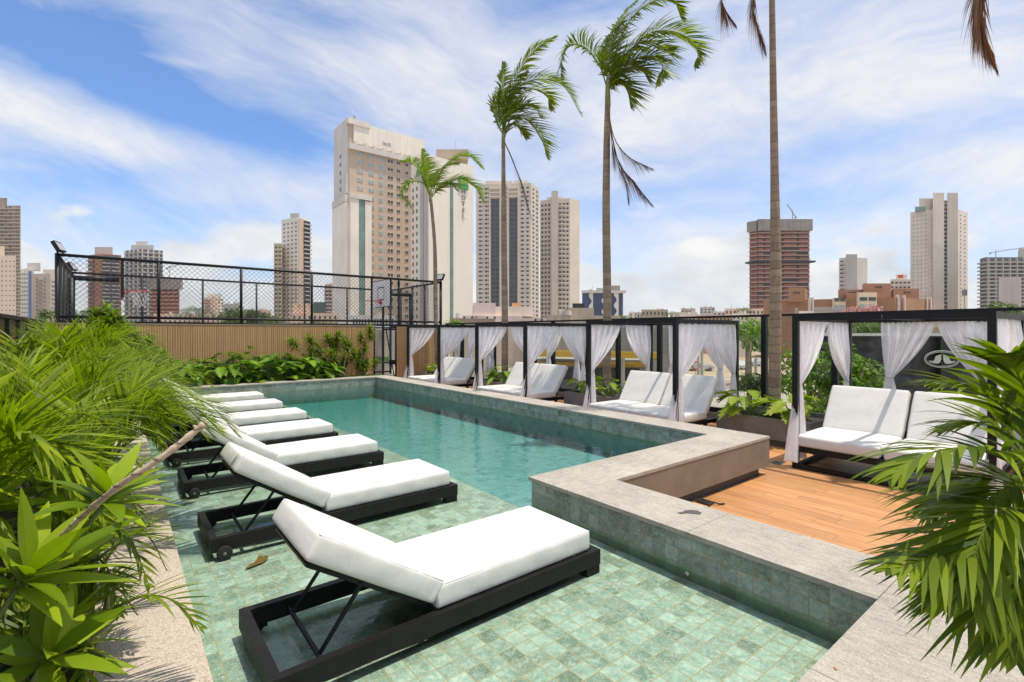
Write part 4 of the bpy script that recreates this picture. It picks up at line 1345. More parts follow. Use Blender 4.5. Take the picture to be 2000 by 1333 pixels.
# --- white tower with brown and dark balcony side, left of the hotel
D = 340
z = lambda y: zy(y, D)
P = [gp(550, D), gp(583, D - 8), gp(606, D)]
b = Bld('apartment_tower', 'slim white tower with a brown strip and dark balcony side', P, z(430), WHITE, 18)
b.roof(567, 585, 433, 417, D, GREYC, 8)
b.wins(0, 4, 24, z(628), z(436), .34, .36, GLZ, .05, .97, 'window', .12)
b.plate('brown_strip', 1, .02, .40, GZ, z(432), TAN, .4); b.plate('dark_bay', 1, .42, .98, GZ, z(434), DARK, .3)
b.slabs(1, 24, z(628), z(434), .40, 1.0, .26, 1.8, GREY2)
D = 330
z = lambda y: zy(y, D)
b = Bld('apartment_tower', 'narrow mustard tower tucked against the slim white tower', [gp(535, D), gp(551, D)], z(476), facade('mustard_plaster', (.40, .33, .21)), 14)
b.wins(0, 2, 18, z(628), z(480), .6, .35, GLZ, .05, .95)
b.slabs(0, 18, z(628), z(480), .0, 1.0, .15, .6, CREAM)

# --- left cluster
D = 260
z = lambda y: zy(y, D)
b = Bld('unfinished_tower', 'tall unfinished tower wrapped in brown scaffold at the left edge', [gp(-70, D), gp(24, D), gp(40, D)], z(402), SCAF, 20)
b.block('roof_slope', [gp(-70, D + 1), gp(14, D + 1), gp(14, D + 12), gp(-70, D + 12)], z(402), z(386), SCAF)
b.slabs(0, 34, z(640), z(402), 0, 1.0, .22, .9, facade('scaffold_deck', (.42, .37, .31)), 'scaffold_deck'); b.slabs(1, 34, z(640), z(402), 0, 1.0, .22, .9, facade('scaffold_deck', (.42, .37, .31)), 'scaffold_deck')
b.wins(0, 12, 34, z(640), z(402), .55, .5, simple('scaffold_opening_brown', (.13, .105, .085), .9), 0, 1, 'opening', .1, lambda c, r: (c * 7 + r * 5) % 3 == 0)  # dark brown plates for the openings between scaffold decks
D = 190
z = lambda y: zy(y, D)
b = Bld('apartment_block', 'beige apartment block with tiny dark windows at the left edge', [gp(-60, D), gp(31, D)], z(500), facade('beige_plaster', (.60, .51, .40)), 16)
b.roof(-60, 9, 502, 481, D + 3, facade('beige_plaster', (.60, .51, .40)), 8)
b.wins(0, 12, 14, z(640), z(506), .22, .2, GLZ, 0, 1)
D = 320
z = lambda y: zy(y, D)
b = Bld('apartment_block', 'white block with a blue stripe beside the beige block', [gp(38, D), gp(66, D)], z(526), WHITE, 16)
b.plate('blue_stripe', 0, .64, .84, GZ, z(530), simple('blue_panel', (.10, .16, .34), .5), .2)
b.wins(0, 4, 13, z(640), z(532), .4, .4, GLZ, .02, .6)
b.roof(53, 79, 528, 514, D + 6, PALE, 8)
D = 300
z = lambda y: zy(y, D)
b = Bld('apartment_block', 'cream block with central balconies between the blue stripe block and the fence corner', [gp(62, D), gp(98, D), gp(109, D + 8)], z(535), CREAM, 18)
b.roof(84, 107, 536, 527, D + 8, PALE, 8)
b.slabs(0, 13, z(640), z(540), .32, .66, .2, .8, GREY2)
b.wins(0, 2, 13, z(640), z(540), .15, .25, GLZ, .05, .95); b.wins(1, 1, 11, z(640), z(545), .7, .4, GLZ, .1, .95, 'side_window')
D = 300
z = lambda y: zy(y, D)
b = Bld('apartment_tower', 'red and orange brick tower with stacked grey balconies behind the court fence', [gp(172, D), gp(200, D - 5), gp(237, D)], z(499), BRICK, 20)
b.roof(185, 220, 502, 483, D + 4, PALE, 9)
b.plate('orange_strip', 0, .55, 1.0, GZ, z(500), ORANGE, .5)
b.wins(0, 2, 19, z(640), z(503), .45, .42, GLZ, .05, .52); b.slabs(0, 19, z(640), z(503), .02, .30, .22, 1.2, PALE)
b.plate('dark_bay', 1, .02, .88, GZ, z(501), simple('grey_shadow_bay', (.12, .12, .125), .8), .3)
b.slabs(1, 19, z(640), z(503), .0, .42, .3, 1.5, GREY2); b.slabs(1, 19, z(640), z(503), .5, .9, .3, 1.5, GREY2)
b.plate('orange_strip', 1, .9, 1.0, GZ, z(500), ORANGE, .4)
D = 280
z = lambda y: zy(y, D)
b = Bld('apartment_tower', 'grey apartment tower with white slab lattice behind the basketball net', [gp(244, D), gp(276, D - 5), gp(318, D)], z(490), simple('grey_shadow_bay', (.12, .12, .125), .8), 20)  # plain dark grey wall colour behind the paler slabs
b.roof(256, 300, 492, 479, D + 4, PALE, 9); b.roof(265, 288, 480, 472, D + 6, PALE, 7)
for e in (0, 1):
    b.slabs(e, 20, z(640), z(490), .0, 1.0, .26, .7, GREY2)
    for k in range(4): b.plate('fin', e, .02 + k * .26, .08 + k * .26, GZ, z(490), PALE, .5)
    b.wins(e, 4, 20, z(640), z(490), .3, .5, GLZB, 0, 1, 'window', .2, lambda c, r: (c + r) % 2)
D = 240
z = lambda y: zy(y, D)
b = Bld('unfinished_tower', 'unfinished red brick building with grey scaffold crown behind the court fence', [gp(296, D), gp(350, D)], z(552), BRICK, 18)
for k in range(12): b.plate('floor_slab', 0, -.02, 1.02, z(640 - k * 7.4), z(640 - k * 7.4) + .7, facade('red_slab', (.40, .22, .16)), .8)
b.wins(0, 5, 12, z(640), z(556), .6, .5, DARK, 0, 1, 'opening', .2)
b.plate('scaffold_crown', 0, -.10, 1.12, z(566), z(545), NETG, 1.4)
def crane(label, px, ybase, ytop, jib0, jib1, D, yj0, yj1):
    t = thing('tower_crane', label, 'crane', at_d(px, ybase, D), 0, 'tower cranes over the skyline')
    m_ = simple('crane_steel', (.40, .33, .25), .6)
    w = D / F * 1.4
    a, c = at_d(px, ybase, D), at_d(px, ytop, D)
    m = MB(); m.bar(a, c, w * .8); m.build('mast', m_, t, world=True)
    m = MB(); m.bar(at_d(jib0, yj0, D), at_d(jib1, yj1, D), w * .9); m.bar(c + Vector((0, 0, w * 2.2)), at_d((px + jib1) / 2, (ytop + yj1) / 2, D) + Vector((0, 0, .3 * w)), w * .25); m.bar(c, c + Vector((0, 0, w * 2.2)), w * .5); m.build('jib', m_, t, world=True)
    q = at_d(jib0, yj0, D); m = MB(); m.obox(q - Vector((0, 0, w)), (w * 1.2, 0, 0), (0, w, 0), (0, 0, w)); m.build('counterweight', GREYC, t, world=True)
crane('tower crane with pale jib over the unfinished building behind the court fence', 331, 545, 524, 326, 350, 245, 524, 517)
D = 220
z = lambda y: zy(y, D)
b = Bld('apartment_block', 'small white block with stacked balconies behind the court palm', [gp(399, D), gp(412, D), gp(437, D + 6)], z(580), WHITE, 14)
b.slabs(0, 7, z(625), z(582), 0, 1, .4, .8, facade('red_slab', (.40, .22, .16))); b.plate('brown_pier', 1, .05, .45, GZ, z(580), TAN, .5)
b.roof(404, 432, 582, 574, D + 4, WHITE, 8)
b.wins(1, 2, 7, z(625), z(582), .5, .4, GLZ, .5, 1)
D = 180
for lab, x0, x1, y, mt in (('low peach house row under the court palm', 300, 440, 613, PEACH), ('low dark grey block right of the small white balcony block', 436, 470, 594, GREY2), ('low tan block behind the green trees in the court fence', 470, 530, 606, PEACH)):
    b = Bld('low_building', lab, [gp(x0, D), gp(x1, D)], zy(y, D), mt, 10)
    b.wins(0, max(3, int((x1 - x0) / 9)), 2, zy(632, D), zy(y + 3, D), .4, .4, GLZ)
D = 130
z = lambda y: zy(y, D)
b = Bld('office_building', 'low peach building with a green glass corner left of the pinkish hotel', [gp(570, D), gp(660, D)], z(612), PEACH, 14)
b.block('upper_block', [gp(572, D + 2), gp(620, D + 2), gp(620, D + 12), gp(572, D + 12)], z(612), z(593), PEACH)
b.block('green_glass_corner', [gp(612, D + 1), gp(637, D + 1), gp(637, D + 9), gp(612, D + 9)], z(612), z(590), simple('dark_green_glass', (.05, .10, .085), .2))
b.wins(0, 9, 2, z(640), z(614), .35, .45, GLZ)
b.plate('logo_disc', (gp(578, D + 2), gp(590, D + 2)), .3, .7, z(601), z(595), GREYC, .15)
D = 210
z = lambda y: zy(y, D)
b = Bld('apartment_block', 'reddish balcony block standing close to the left side of the pinkish hotel', [gp(634, D), gp(657, D)], z(556), facade('red_slab', (.40, .22, .16)), 12)
b.slabs(0, 10, z(632), z(560), 0, 1, .35, .9, PALE); b.wins(0, 3, 10, z(632), z(560), .5, .4, GLZ)
D = 120
z = lambda y: zy(y, D)
b = Bld('low_building', 'low white annex with dark windows at the foot of the pinkish hotel', [gp(660, D), gp(772, D)], z(616), PALE, 10)
b.wins(0, 14, 1, z(640), z(618), .5, .5, GLZ, .25, .98)

# --- low blocks right of the hotels
D = 95
z = lambda y: zy(y, D)
b = Bld('low_building', 'pale pink stepped building below the charcoal banded tower', [gp(893, D), gp(1020, D + 1)], z(617), PINKP, 16)
b.block('upper_block', [gp(925, D + 2), gp(1042, D + 2), gp(1042, D + 14), gp(925, D + 14)], z(618), z(598), facade('cream_upper', (.60, .55, .48)))
b.block('pink_block', [gp(924, D + 1), gp(968, D + 1), gp(968, D + 10), gp(924, D + 10)], z(618), z(591.5), PINKP)
b.wins(0, 6, 1, z(626), z(616), .22, .5, GLZ, .05, .75)
b.block('orange_box', [gp(1000, D + 4), gp(1016, D + 4), gp(1016, D + 9), gp(1000, D + 9)], z(599), z(590), facade('orange_box', (.50, .27, .15)))
b.block('side_block', [gp(1020, D), gp(1068, D), gp(1068, D + 12), gp(1020, D + 12)], GZ, z(621), PINKP)
b.wins((gp(1040, D), gp(1064, D)), 2, 1, z(629), z(622), .3, .7, GLZ, 0, 1)
D = 70
b = Bld('low_building', 'long low building with a weathered brown flat roof edge behind the farthest daybed', [gp(880, D), gp(967, D + 2)], zy(622, D), facade('brown_roof_edge', (.20, .15, .12)), 16)
b.plate('lower_wall', 0, 0, 1, GZ, zy(637, D), facade('beige_wall', (.42, .37, .31)), .3)
D = 85
z = lambda y: zy(y, D)
b = Bld('low_building', 'stained beige concrete block between the cream tower and the wavy blue building', [gp(1067, D), gp(1106, D), gp(1128, D + 1), gp(1212, D + 3)], z(616), facade('stained_concrete', (.38, .32, .26), .2, .35), 14)
b.block('upper_block', [gp(1104, D + 1), gp(1160, D + 2), gp(1160, D + 12), gp(1104, D + 12)], z(617), z(601), facade('stained_concrete', (.38, .32, .26), .2, .35))
b.roof(1118, 1142, 601, 593, D + 5, DARK, 5, 'roof_frame'); b.roof(1092, 1105, 613, 604, D + 2, WHITE, 4, 'white_box')
D = 130
z = lambda y: zy(y, D)
b = Bld('office_building', 'blue glass office building with white wavy vertical bands', [gp(1137, D), gp(1217, D)], z(570), simple('blue_office_glass', (.045, .075, .16), .2, .35, .12), 14)
b.plate('roof_edge', 0, -.01, 1.06, z(573), z(568), PALE, .8)
b.roof(1190, 1211, 570, 558, D + 5, TAN, 6); b.roof(1165, 1178, 570, 563, D + 5, PALE, 6)
A, td, n, L = b.edge(0)
for s0, w in ((.19, .10), (.50, .09), (.80, .12), (.985, .02)):
    m = MB(); N = 28; ztop, zbot = z(572), z(632)
    vs = []
    for k in range(N + 1):
        zz = zbot + (ztop - zbot) * k / N
        wv = .035 * math.sin(k * .62 + s0 * 9)
        for q, pr in ((s0 + (wv if s0 < .9 else 0), .35), (s0 + w * .7, .35)):
            p = A + td * (L * q) + n * pr; vs.append((p.x, p.y, zz))
    m.add(vs, [(2 * k, 2 * k + 1, 2 * k + 3, 2 * k + 2) for k in range(N)])
    m.build('wavy_band', WHITE, b.root, world=True)
# distant low roofs
k = 0
for lab, x0, x1, y, D, mt, tall in (
    ('distant pinkish towerlet just right of the wavy blue building', 1228, 1246, 610, 420, PINKP, 1), ('distant low grey block beside the pinkish towerlet', 1244, 1256, 611, 380, GREYC, 0),
    ('olive concrete hall with a pale square panel in the far roofline', 1253, 1305, 605, 240, facade('olive_concrete', (.30, .26, .19)), 0), ('cream rooftop house with brown eaves in the far roofline', 1318, 1362, 610, 260, CREAM, 0),
    ('small brown topped house above the cream rooftop', 1330, 1358, 603, 300, TAN, 0), ('white far building with a small dark vent', 1367, 1396, 600, 320, WHITE, 1),
    ('white far building with a row of dark windows', 1392, 1425, 609, 240, WHITE, 1), ('peach gabled building close to the unfinished brick tower', 1416, 1492, 603, 230, PEACH, 0),
    ('orange house wall right behind the fence rail', 1361, 1462, 617, 150, facade('orange_wall', (.52, .31, .17)), 0), ('white boxy house behind the fence rail', 1430, 1462, 613, 130, WHITE, 0),
    ('low beige house at the corner of the sandy lot', 1308, 1366, 614, 190, CREAM, 0)):
    b = Bld('low_building', lab, [gp(x0, D), gp(x1, D)], zy(y, D), mt, 14, group='low roofs of the far city')
    b.wins(0, max(2, int((x1 - x0) / 7)), 2 if tall else 1, zy(y + 13, D), zy(y + 2, D), .4, .5, GLZ)

# water tanks, masts and air conditioners on the low roofs
rt = random.Random(21)
for o in [o for o in bpy.data.objects if o.parent is None and (o.name.startswith('low_building') or o.name.startswith('office_building') or o.name.startswith('apartment_block'))]:
    w = [c for c in o.children if c.name.split('.')[0] == 'wall'][0]
    v = [Vector(q.co) for q in w.data.vertices]; zt_ = max(q.z for q in v); top = [q for q in v if abs(q.z - zt_) < .01]
    L_ = (top[1] - top[0]).length
    for k in range(3):
        a_ = rt.uniform(.15, .85); b_ = rt.uniform(.1, .35)
        q = top[0].lerp(top[1], a_).lerp(top[3].lerp(top[2], a_), b_)
        s_ = max(.5, L_ * .018); m = MB()
        if k == 0: m.tube([q, q + Vector((0, 0, s_ * 1.6))], [s_, s_ * .85], 12); m.build('water_tank', PALE, o)
        elif k == 1: m.obox(q + Vector((0, 0, s_ * .6)), (s_ * 1.4, 0, 0), (0, s_, 0), (0, 0, s_ * .6)); m.build('roof_unit', GREYC, o)
        else: m.tube([q, q + Vector((0, 0, s_ * 4))], s_ * .07, 5); m.build('roof_mast', DARK, o)
# --- unfinished red tower
D = 290
z = lambda y: zy(y, D)
b = Bld('unfinished_tower', 'unfinished red brick tower with grey safety net crown behind the thick palm trunk', [gp(1464, D), gp(1480, D - 4), gp(1580, D - 4)], z(440), simple('raw_dark_floor', (.075, .055, .05), .9), 22)
z = lambda y: zy(y, D - 4)
SL = facade('raw_slab', (.34, .24, .20))
for e in (0, 1):
    b.slabs(e, 22, z(640), z(448), 0, 1, .26, .9, SL, 'floor_slab')
for s0, s1 in ((.0, .10), (.14, .42), (.5, .74), (.8, 1.0)):
    b.wins(1, 1, 22, z(640), z(448), 1.0, .42, BRICK, s0, s1, 'brick_infill', .6, lambda c, r: (r * 3 + int(s0 * 10)) % 7 == 0)
b.wins(0, 2, 22, z(640), z(448), .8, .6, BRICK, 0, 1, 'brick_infill', .4)
b.plate('safety_net', 1, -.02, 1.03, z(452), z(430), NETG, 2.2); b.plate('safety_net', 0, -.1, 1.0, z(452), z(432), NETG, 2.0)
b.plate('catch_deck', 1, -.04, 1.06, z(514), z(511), DARK, 3.5); b.plate('catch_deck', 0, -.2, 1.0, z(514), z(511), DARK, 3.0)
crane('luffing crane on top of the unfinished red brick tower', 1548, 430, 414, 1554, 1537, 290, 424, 399)
# --- white tower, cream tower
D = 360
z = lambda y: zy(y, D)
b = Bld('apartment_tower', 'pale grey apartment tower with a plain shaft behind the brown brick complex', [gp(1639, D), gp(1660, D - 6), gp(1694, D)], z(505), PALE, 18)
b.roof(1652, 1674, 640, 497, D - 8, GREY2, 8, 'shaft')
b.slabs(0, 15, z(625), z(508), 0, 1, .3, 1.0, PINKP); b.wins(0, 2, 15, z(625), z(508), .6, .35, GLZ)
D = 300
b = Bld('hospital_building', 'small white building with a red mark on its roof screen behind the brick complex', [gp(1739, D), gp(1779, D)], zy(546, D), WHITE, 12)
b.roof(1750, 1771, 548, 537, D + 4, PALE, 6); b.wins(0, 5, 3, zy(575, D), zy(548, D), .6, .35, GLZ)
m = MB(); q = at_d(1759, 540.5, D + 3.9); m.obox(q, (1.1, -.9, 0), (.05, .05, 0), (0, 0, .9)); m.build('red_sign', RED, b.root, world=True)
D = 270
z = lambda y: zy(y, D)
b = Bld('apartment_tower', 'tallest cream apartment tower with two plain shafts at the far right', [gp(1778, D + 4), gp(1822, D - 3), gp(1850, D), gp(1870, D - 3), gp(1890, D + 4)], z(412), facade('ivory_plaster', (.60, .54, .47)), 22)
b.roof(1822, 1844, 640, 377, D - 6, facade('shaft_ivory', (.56, .50, .43)), 10, 'shaft'); b.roof(1850, 1871, 640, 377, D - 6, facade('shaft_tan2', (.46, .41, .35)), 10, 'shaft')
b.roof(1795, 1824, 414, 388, D + 1, facade('ivory_plaster', (.60, .54, .47)), 9, 'upper_block'); b.roof(1843, 1851, 640, 392, D + 1, CREAM, 6, 'upper_block')
b.roof(1787, 1808, 412, 404, D - 1, simple('green_roof_glass', (.20, .34, .30), .3), 5, 'green_canopy')
b.wins(0, 5, 27, z(630), z(418), .22, .2, GLZ, .05, .95); b.wins(3, 2, 27, z(630), z(418), .3, .2, GLZ, .1, .9)
b.slabs((gp(1842.5, D - 4), gp(1851, D - 4)), 30, z(630), z(396), 0, 1, .5, .6, WHITE, 'balcony'); b.wins((gp(1842.5, D - 4), gp(1851, D - 4)), 1, 30, z(630), z(396), .9, .3, GLZ, 0, 1, 'balcony_window', .3)
b.slabs((gp(1816, D - 4), gp(1823, D - 4)), 27, z(630), z(418), 0, 1, .5, .4, WHITE, 'balcony')
t = thing('antenna_mast', 'grey lattice antenna mast in front of the tallest cream tower', 'antenna', at_d(1884, 640, 200))
m = MB()
for a in (-.5, .5): m.bar(at_d(1884, 640, 200) + Vector((a, 0, 0)), at_d(1884, 572, 200) + Vector((a * .6, 0, 0)), .25)
for k in range(10): m.bar(at_d(1882.6, 638 - k * 6.5, 200), at_d(1885.4, 634 - k * 6.5, 200), .2)
m.build('mast', GREYC, t, world=True)
m = MB()
for a in (-3.6, -1.2, 1.3, 3.6): m.bar(at_d(1884 + a, 578, 199.5), at_d(1884 + a, 566, 199.5), .5)
m.build('panel_antenna', simple('grey_steel', (.22, .22, .21), .4), t, world=True)
# --- brown brick complex
D = 120
z = lambda y: zy(y, D)
b = Bld('brick_complex', 'long stepped brown brick building with cream window bays', [gp(1491, D + 8), gp(1545, D + 6), gp(1600, D + 2), gp(1648, D), gp(1672, D - 2), gp(1712, D - 2), gp(1748, D - 6), gp(1823, D + 4)], z(584), BROWNB, 18)
for x0, x1, y, dd in ((1540, 1572, 562, 4), (1637, 1692, 566, 3), (1686, 1740, 554, 2), (1745, 1795, 564, 3), (1653, 1740, 573, -1)):
    b.roof(x0, x1, 590, y, D + dd, BROWNB, 10, 'upper_block')
CB = facade('cream_bay', (.58, .49, .36))
for x0, x1, y0, y1, dd in ((1627, 1650, 606, 584, -1), (1675, 1711, 606, 574, -3.5)):
    pl = b.plate('cream_bay', (gp(x0, D + dd), gp(x1, D + dd)), 0, 1, z(y0), z(y1), CB, .3)
    b.wins((gp(x0, D + dd), gp(x1, D + dd)), 2, 1, z(592), z(581), .8, .6, GLZ, .02, .98, 'window', .45)
    b.wins((gp(x0, D + dd), gp(x1, D + dd)), 2, 1, z(605), z(595), .8, .6, GLZB, .02, .98, 'window', .45)
for x, dd in ((1752, -5.5), (1764, -4.3), (1808, 2), (1815, 3), (1580, 3.2), (1586, 2.8)):
    b.plate('white_groove', (gp(x - .8, D + dd), gp(x + .8, D + dd)), 0, 1, GZ, z(580), WHITE, .6)
for x0, y, dd in ((1662, 567.5, 3), (1713, 557, 2), (1769, 567, 3), (1553, 567, 4)):
    b.wins((gp(x0 - 5, D + dd), gp(x0 + 10, D + dd)), 3, 1, z(y + 5), z(y), .5, .6, GLZ, 0, 1, 'window', .2)
D = 100
b = Bld('low_building', 'white block with grey louvred roof screen in front of the brick complex', [gp(1560, D), gp(1652, D)], zy(608, D), WHITE, 10)
m = MB(); A, td, n, L = b.edge(0)
for k in range(36):
    p = A + td * (L * (.33 + .64 * k / 35)) + n * .15; m.obox((p.x, p.y, zy(605.5, D)), (.05, 0, 0), (0, .05, 0), (0, 0, .55))
m.build('louvre_screen', GREY2, b.root, world=True)
# --- construction at the right edge
D = 230
z = lambda y: zy(y, D)
b = Bld('unfinished_tower', 'grey unfinished tower with stacked bare slabs at the right edge', [gp(1914, D), gp(1925, D - 5), gp(1998, D - 5)], z(506), simple('grey_raw_floor', (.16, .15, .15), .9), 18)
for e in (0, 1): b.slabs(e, 18, z(640), z(510), -.02, 1.02, .34, 1.0, GREYC, 'floor_slab')
b.plate('net_panel', 1, .28, .88, z(610), z(545), facade('pale_net', (.36, .32, .31)), 1.3)
for k in range(6): b.plate('prop_column', 1, .02 + k * .19, .045 + k * .19, z(640), z(508), GREYC, 1.05)
b.roof(1990, 2060, 640, 486, D + 4, GREYC, 12, 'core')
crane('long horizontal crane over the grey unfinished tower', 1945, 508, 492, 1934, 2060, 236, 494, 476)

# --- street level behind the fence
D = 60
z = lambda y: zy(y, D)
b = Bld('warehouse', 'grey ribbed metal warehouse behind the second daybed', [gp(1196, D + 10), gp(1326, D)], z(634), facade('ribbed_metal', (.30, .28, .26)), 16)
m = MB(); A, td, n, L = b.edge(0)
for k in range(16):
    p = A + td * (L / 2) + n * .06; zz = zy(640 + k * 4.2, D + 5); m.obox((p.x, p.y, zz), (*(td * (L / 2)), 0), (*(n * .06), 0), (0, 0, .06))
m.build('cladding_ribs', facade('ribbed_metal2', (.36, .34, .31)), b.root, world=True)
D = 48
t = Bld('petrol_station', 'petrol station with a yellow edged canopy behind the third daybed', [gp(1045, D + 3), gp(1180, D), gp(1292, D - 2)], zy(694, D), simple('station_white', (.6, .57, .5), .6), 7, z0=zy(697, D), cat='petrol station')
YEL = simple('yellow_fascia', (.62, .36, .03), .5)
for e in (0, 1): t.plate('yellow_fascia', e, 0, 1, zy(699, D), zy(687, D), YEL, .25)
BLUEP = simple('blue_panel', (.10, .16, .34), .5)
t.plate('blue_corner', 1, -.04, .05, zy(698, D), zy(686, D), BLUEP, .3)
for px in (1075, 1150, 1215, 1270):
    q = at_d(px, 700, D + 2.5); m = MB(); m.box(q.x - .2, q.x + .2, q.y - .2, q.y + .2, GZ, zy(697, D)); m.build('column', simple('station_white', (.6, .57, .5), .6), t.root, world=True)
b = Bld('shop', 'station shop with a yellow band and dark glass front below the canopy', [gp(1040, D + 9), gp(1262, D + 6)], zy(703, D + 7), simple('shop_grey', (.30, .28, .25), .7), 5)
b.plate('yellow_band', 0, 0, 1, zy(716, D + 7), zy(709, D + 7), YEL, .3); b.wins(0, 14, 1, zy(745, D + 7), zy(717, D + 7), .85, .85, GLZ, .05, .95)
# black pyramid-faced building with a round logo
P0, P1 = Vector((13.2, 9.6)), Vector((19.5, 1.0))
P0 = gp(1600, 19.0); P1 = gp(2080, 17.0)
ZP = zy(654, 18)
b = Bld('showroom', 'black showroom with a pyramid panel facade and a white line along its top', [P0, P1], ZP, simple('black_facade_panel', (.028, .028, .03), .35), 8)
A, td, n, L = b.edge(0)
m = MB(); pw = .62; rows = 5; nx = int(L * .44 / pw)
for r in range(rows):
    for c in range(nx):
        q = A + td * (pw * c); z0_ = ZP - .12 - (r + 1) * pw * .72; z1_ = z0_ + pw * .72
        a_ = q; b_ = q + td * pw; ctr = q + td * (pw / 2) + n * .22
        base = [(a_.x, a_.y, z0_), (b_.x, b_.y, z0_), (b_.x, b_.y, z1_), (a_.x, a_.y, z1_), (ctr.x, ctr.y, (z0_ + z1_) / 2)]
        m.add(base, [(0, 1, 4), (1, 2, 4), (2, 3, 4), (3, 0, 4)])
m.build('pyramid_panel', simple('grey_black_panel', (.06, .06, .062), .4), b.root, world=True)
b.plate('white_line', 0, 0, 1, ZP - .05, ZP + .05, simple('white_trim', (.7, .68, .62), .5), .3)
b.wins(0, 10, 1, GZ + .3, ZP - 2.4, .9, .9, GLZ, 0, 1)
b.plate('logo_panel', 0, .50, .80, ZP - 2.2, ZP - .12, simple('black_gloss', (.012, .013, .013), .2), .35)
sp = (1838 - 1600) / 480.0
qc = at_d(1840, 702, 17.6)
A2 = A + td * ((Vector((qc.x, qc.y)) - A).dot(td)) + n * .40
Wm = simple('pale_logo', (.62, .60, .56), .5)
def ell(rx, rz, w):
    pts = [(A2.x + td.x * rx * math.cos(q), A2.y + td.y * rx * math.cos(q), qc.z + rz * math.sin(q)) for q in [2 * PI * k / 40 for k in range(41)]]
    m.tube(pts, w, 6)
m = MB(); ell(.52, .30, .012); ell(.48, .255, .012); m.build('logo_ring', Wm, b.root, world=True)
def poly2(pts):
    vs = [(A2.x + td.x * x_, A2.y + td.y * x_, qc.z + y_) for x_, y_ in pts]
    m.add(vs + [(v[0] + n.x * .02, v[1] + n.y * .02, v[2]) for v in vs], [tuple(range(len(pts))), tuple(range(len(pts), 2 * len(pts)))[::-1]])
for sg in (-1, 1):
    m = MB()
    poly2([(sg * x_, y_) for x_, y_ in [(.03, .17), (.03, .0), (.06, -.11), (.12, -.16), (.22, -.155), (.36, -.11), (.40, -.05), (.30, -.075), (.235, -.05), (.215, .02), (.20, .09), (.12, .14)]])
    m.build('logo_mark', Wm, b.root, world=True)
# parked cars, poles and a road sign on the sandy lot
CARG = 'cars parked on the sandy lot'
def car(label, px, py, D, rz, col):
    p = at_d(px, py, D)
    t = thing('parked_car', label, 'car', (p.x, p.y, GZ), rz, CARG)
    paint = simple('car_paint_' + str(col), col, .25, .05)
    m = MB()
    prof = [(-2.1, .35), (-2.12, .75), (-1.95, .95), (-1.2, 1.0), (-.75, 1.42), (.75, 1.45), (1.45, 1.0), (2.05, .85), (2.12, .55), (2.05, .33)]
    N = len(prof); vs = [(x_, -.82 + (.14 if z_ > 1.2 else 0), z_) for x_, z_ in prof] + [(x_, .82 - (.14 if z_ > 1.2 else 0), z_) for x_, z_ in prof]
    m.add(vs, [tuple(range(N))[::-1], tuple(range(N, 2 * N))] + [(i, (i + 1) % N, N + (i + 1) % N, N + i) for i in range(N)])
    m.build('body', paint, t)
    for s in (-1, 1):
        m = MB(); m.add([(-.95, s * .80, 1.02), (-.66, s * .70, 1.36), (.62, s * .70, 1.38), (1.2, s * .80, 1.03)], [(0, 1, 2, 3)]); m.build('side_window', GLZ, t)
    for s, x_ in ((-1, -1.3), (-1, 1.3), (1, -1.3), (1, 1.3)):
        m = MB(); m.tube([(x_, s * .70, .32), (x_, s * .86, .32)], .32, 16); w = m.build('wheel', RUBBER, t); m = MB(); m.tube([(x_, s * .865, .32), (x_, s * .875, .32)], .19, 12); m.build('rim', HUB, w)
car('white car parked farthest right on the sandy lot beside the thick palm trunk', 1475, 708, 96, R(-30), (.62, .62, .62))
car('white car at the middle of the sandy lot behind the curtain edge', 1452, 712, 88, R(10), (.58, .58, .57))
car('pale car beside the red road sign on the sandy lot', 1368, 713, 84, R(-40), (.6, .6, .6))
car('white car beside the metal warehouse', 1308, 716, 62, R(-35), (.55, .55, .54))
t = thing('road_sign', 'round red rimmed road sign on a grey post at the sandy lot', 'road sign', (*gp(1359, 62), GZ))
q = at_d(1359, 714, 62); v = ray(1359, HY); v.z = 0; v.normalize(); sd_ = Vector((-v.y, v.x, 0))
m = MB(); m.tube([(q.x, q.y, GZ), (q.x, q.y, q.z + .4)], .05, 6); m.build('post', GREYC, t, world=True)
m = MB(); m.tube([q - v * .08, q - v * .06], .55, 20); m.build('red_rim', RED, t, world=True)
m = MB(); m.tube([q - v * .10, q - v * .08], .40, 20); dd = m.build('white_disc', simple('white_trim', (.7, .68, .62), .5), t, world=True)
def upole(label, px, D, ytop, arm=True):
    a = gp(px, D); t = thing('utility_pole', label, 'utility pole', (a.x, a.y, GZ), 0, 'utility poles along the street')
    m = MB(); m.tube([(0, 0, 0), (0, 0, zy(ytop, D) - GZ)], [.16, .10], 8); m.build('pole', GREYC, t)
    if arm: m = MB(); m.bar((-.9, .6, zy(ytop, D) - GZ - .5), (.9, -.6, zy(ytop, D) - GZ - .5), .09); m.build('cross_arm', GREYC, t)
upole('concrete utility pole seen through the gap of the second daybed curtains', 1371, 45, 668)
upole('concrete utility pole right of the first one, beside the road sign', 1364, 58, 676)
upole('dark slim pole close to the thick palm, on the street side', 1555, 40, 602)
upole('slim leaning pole near the parked cars', 1476, 40, 700, False)
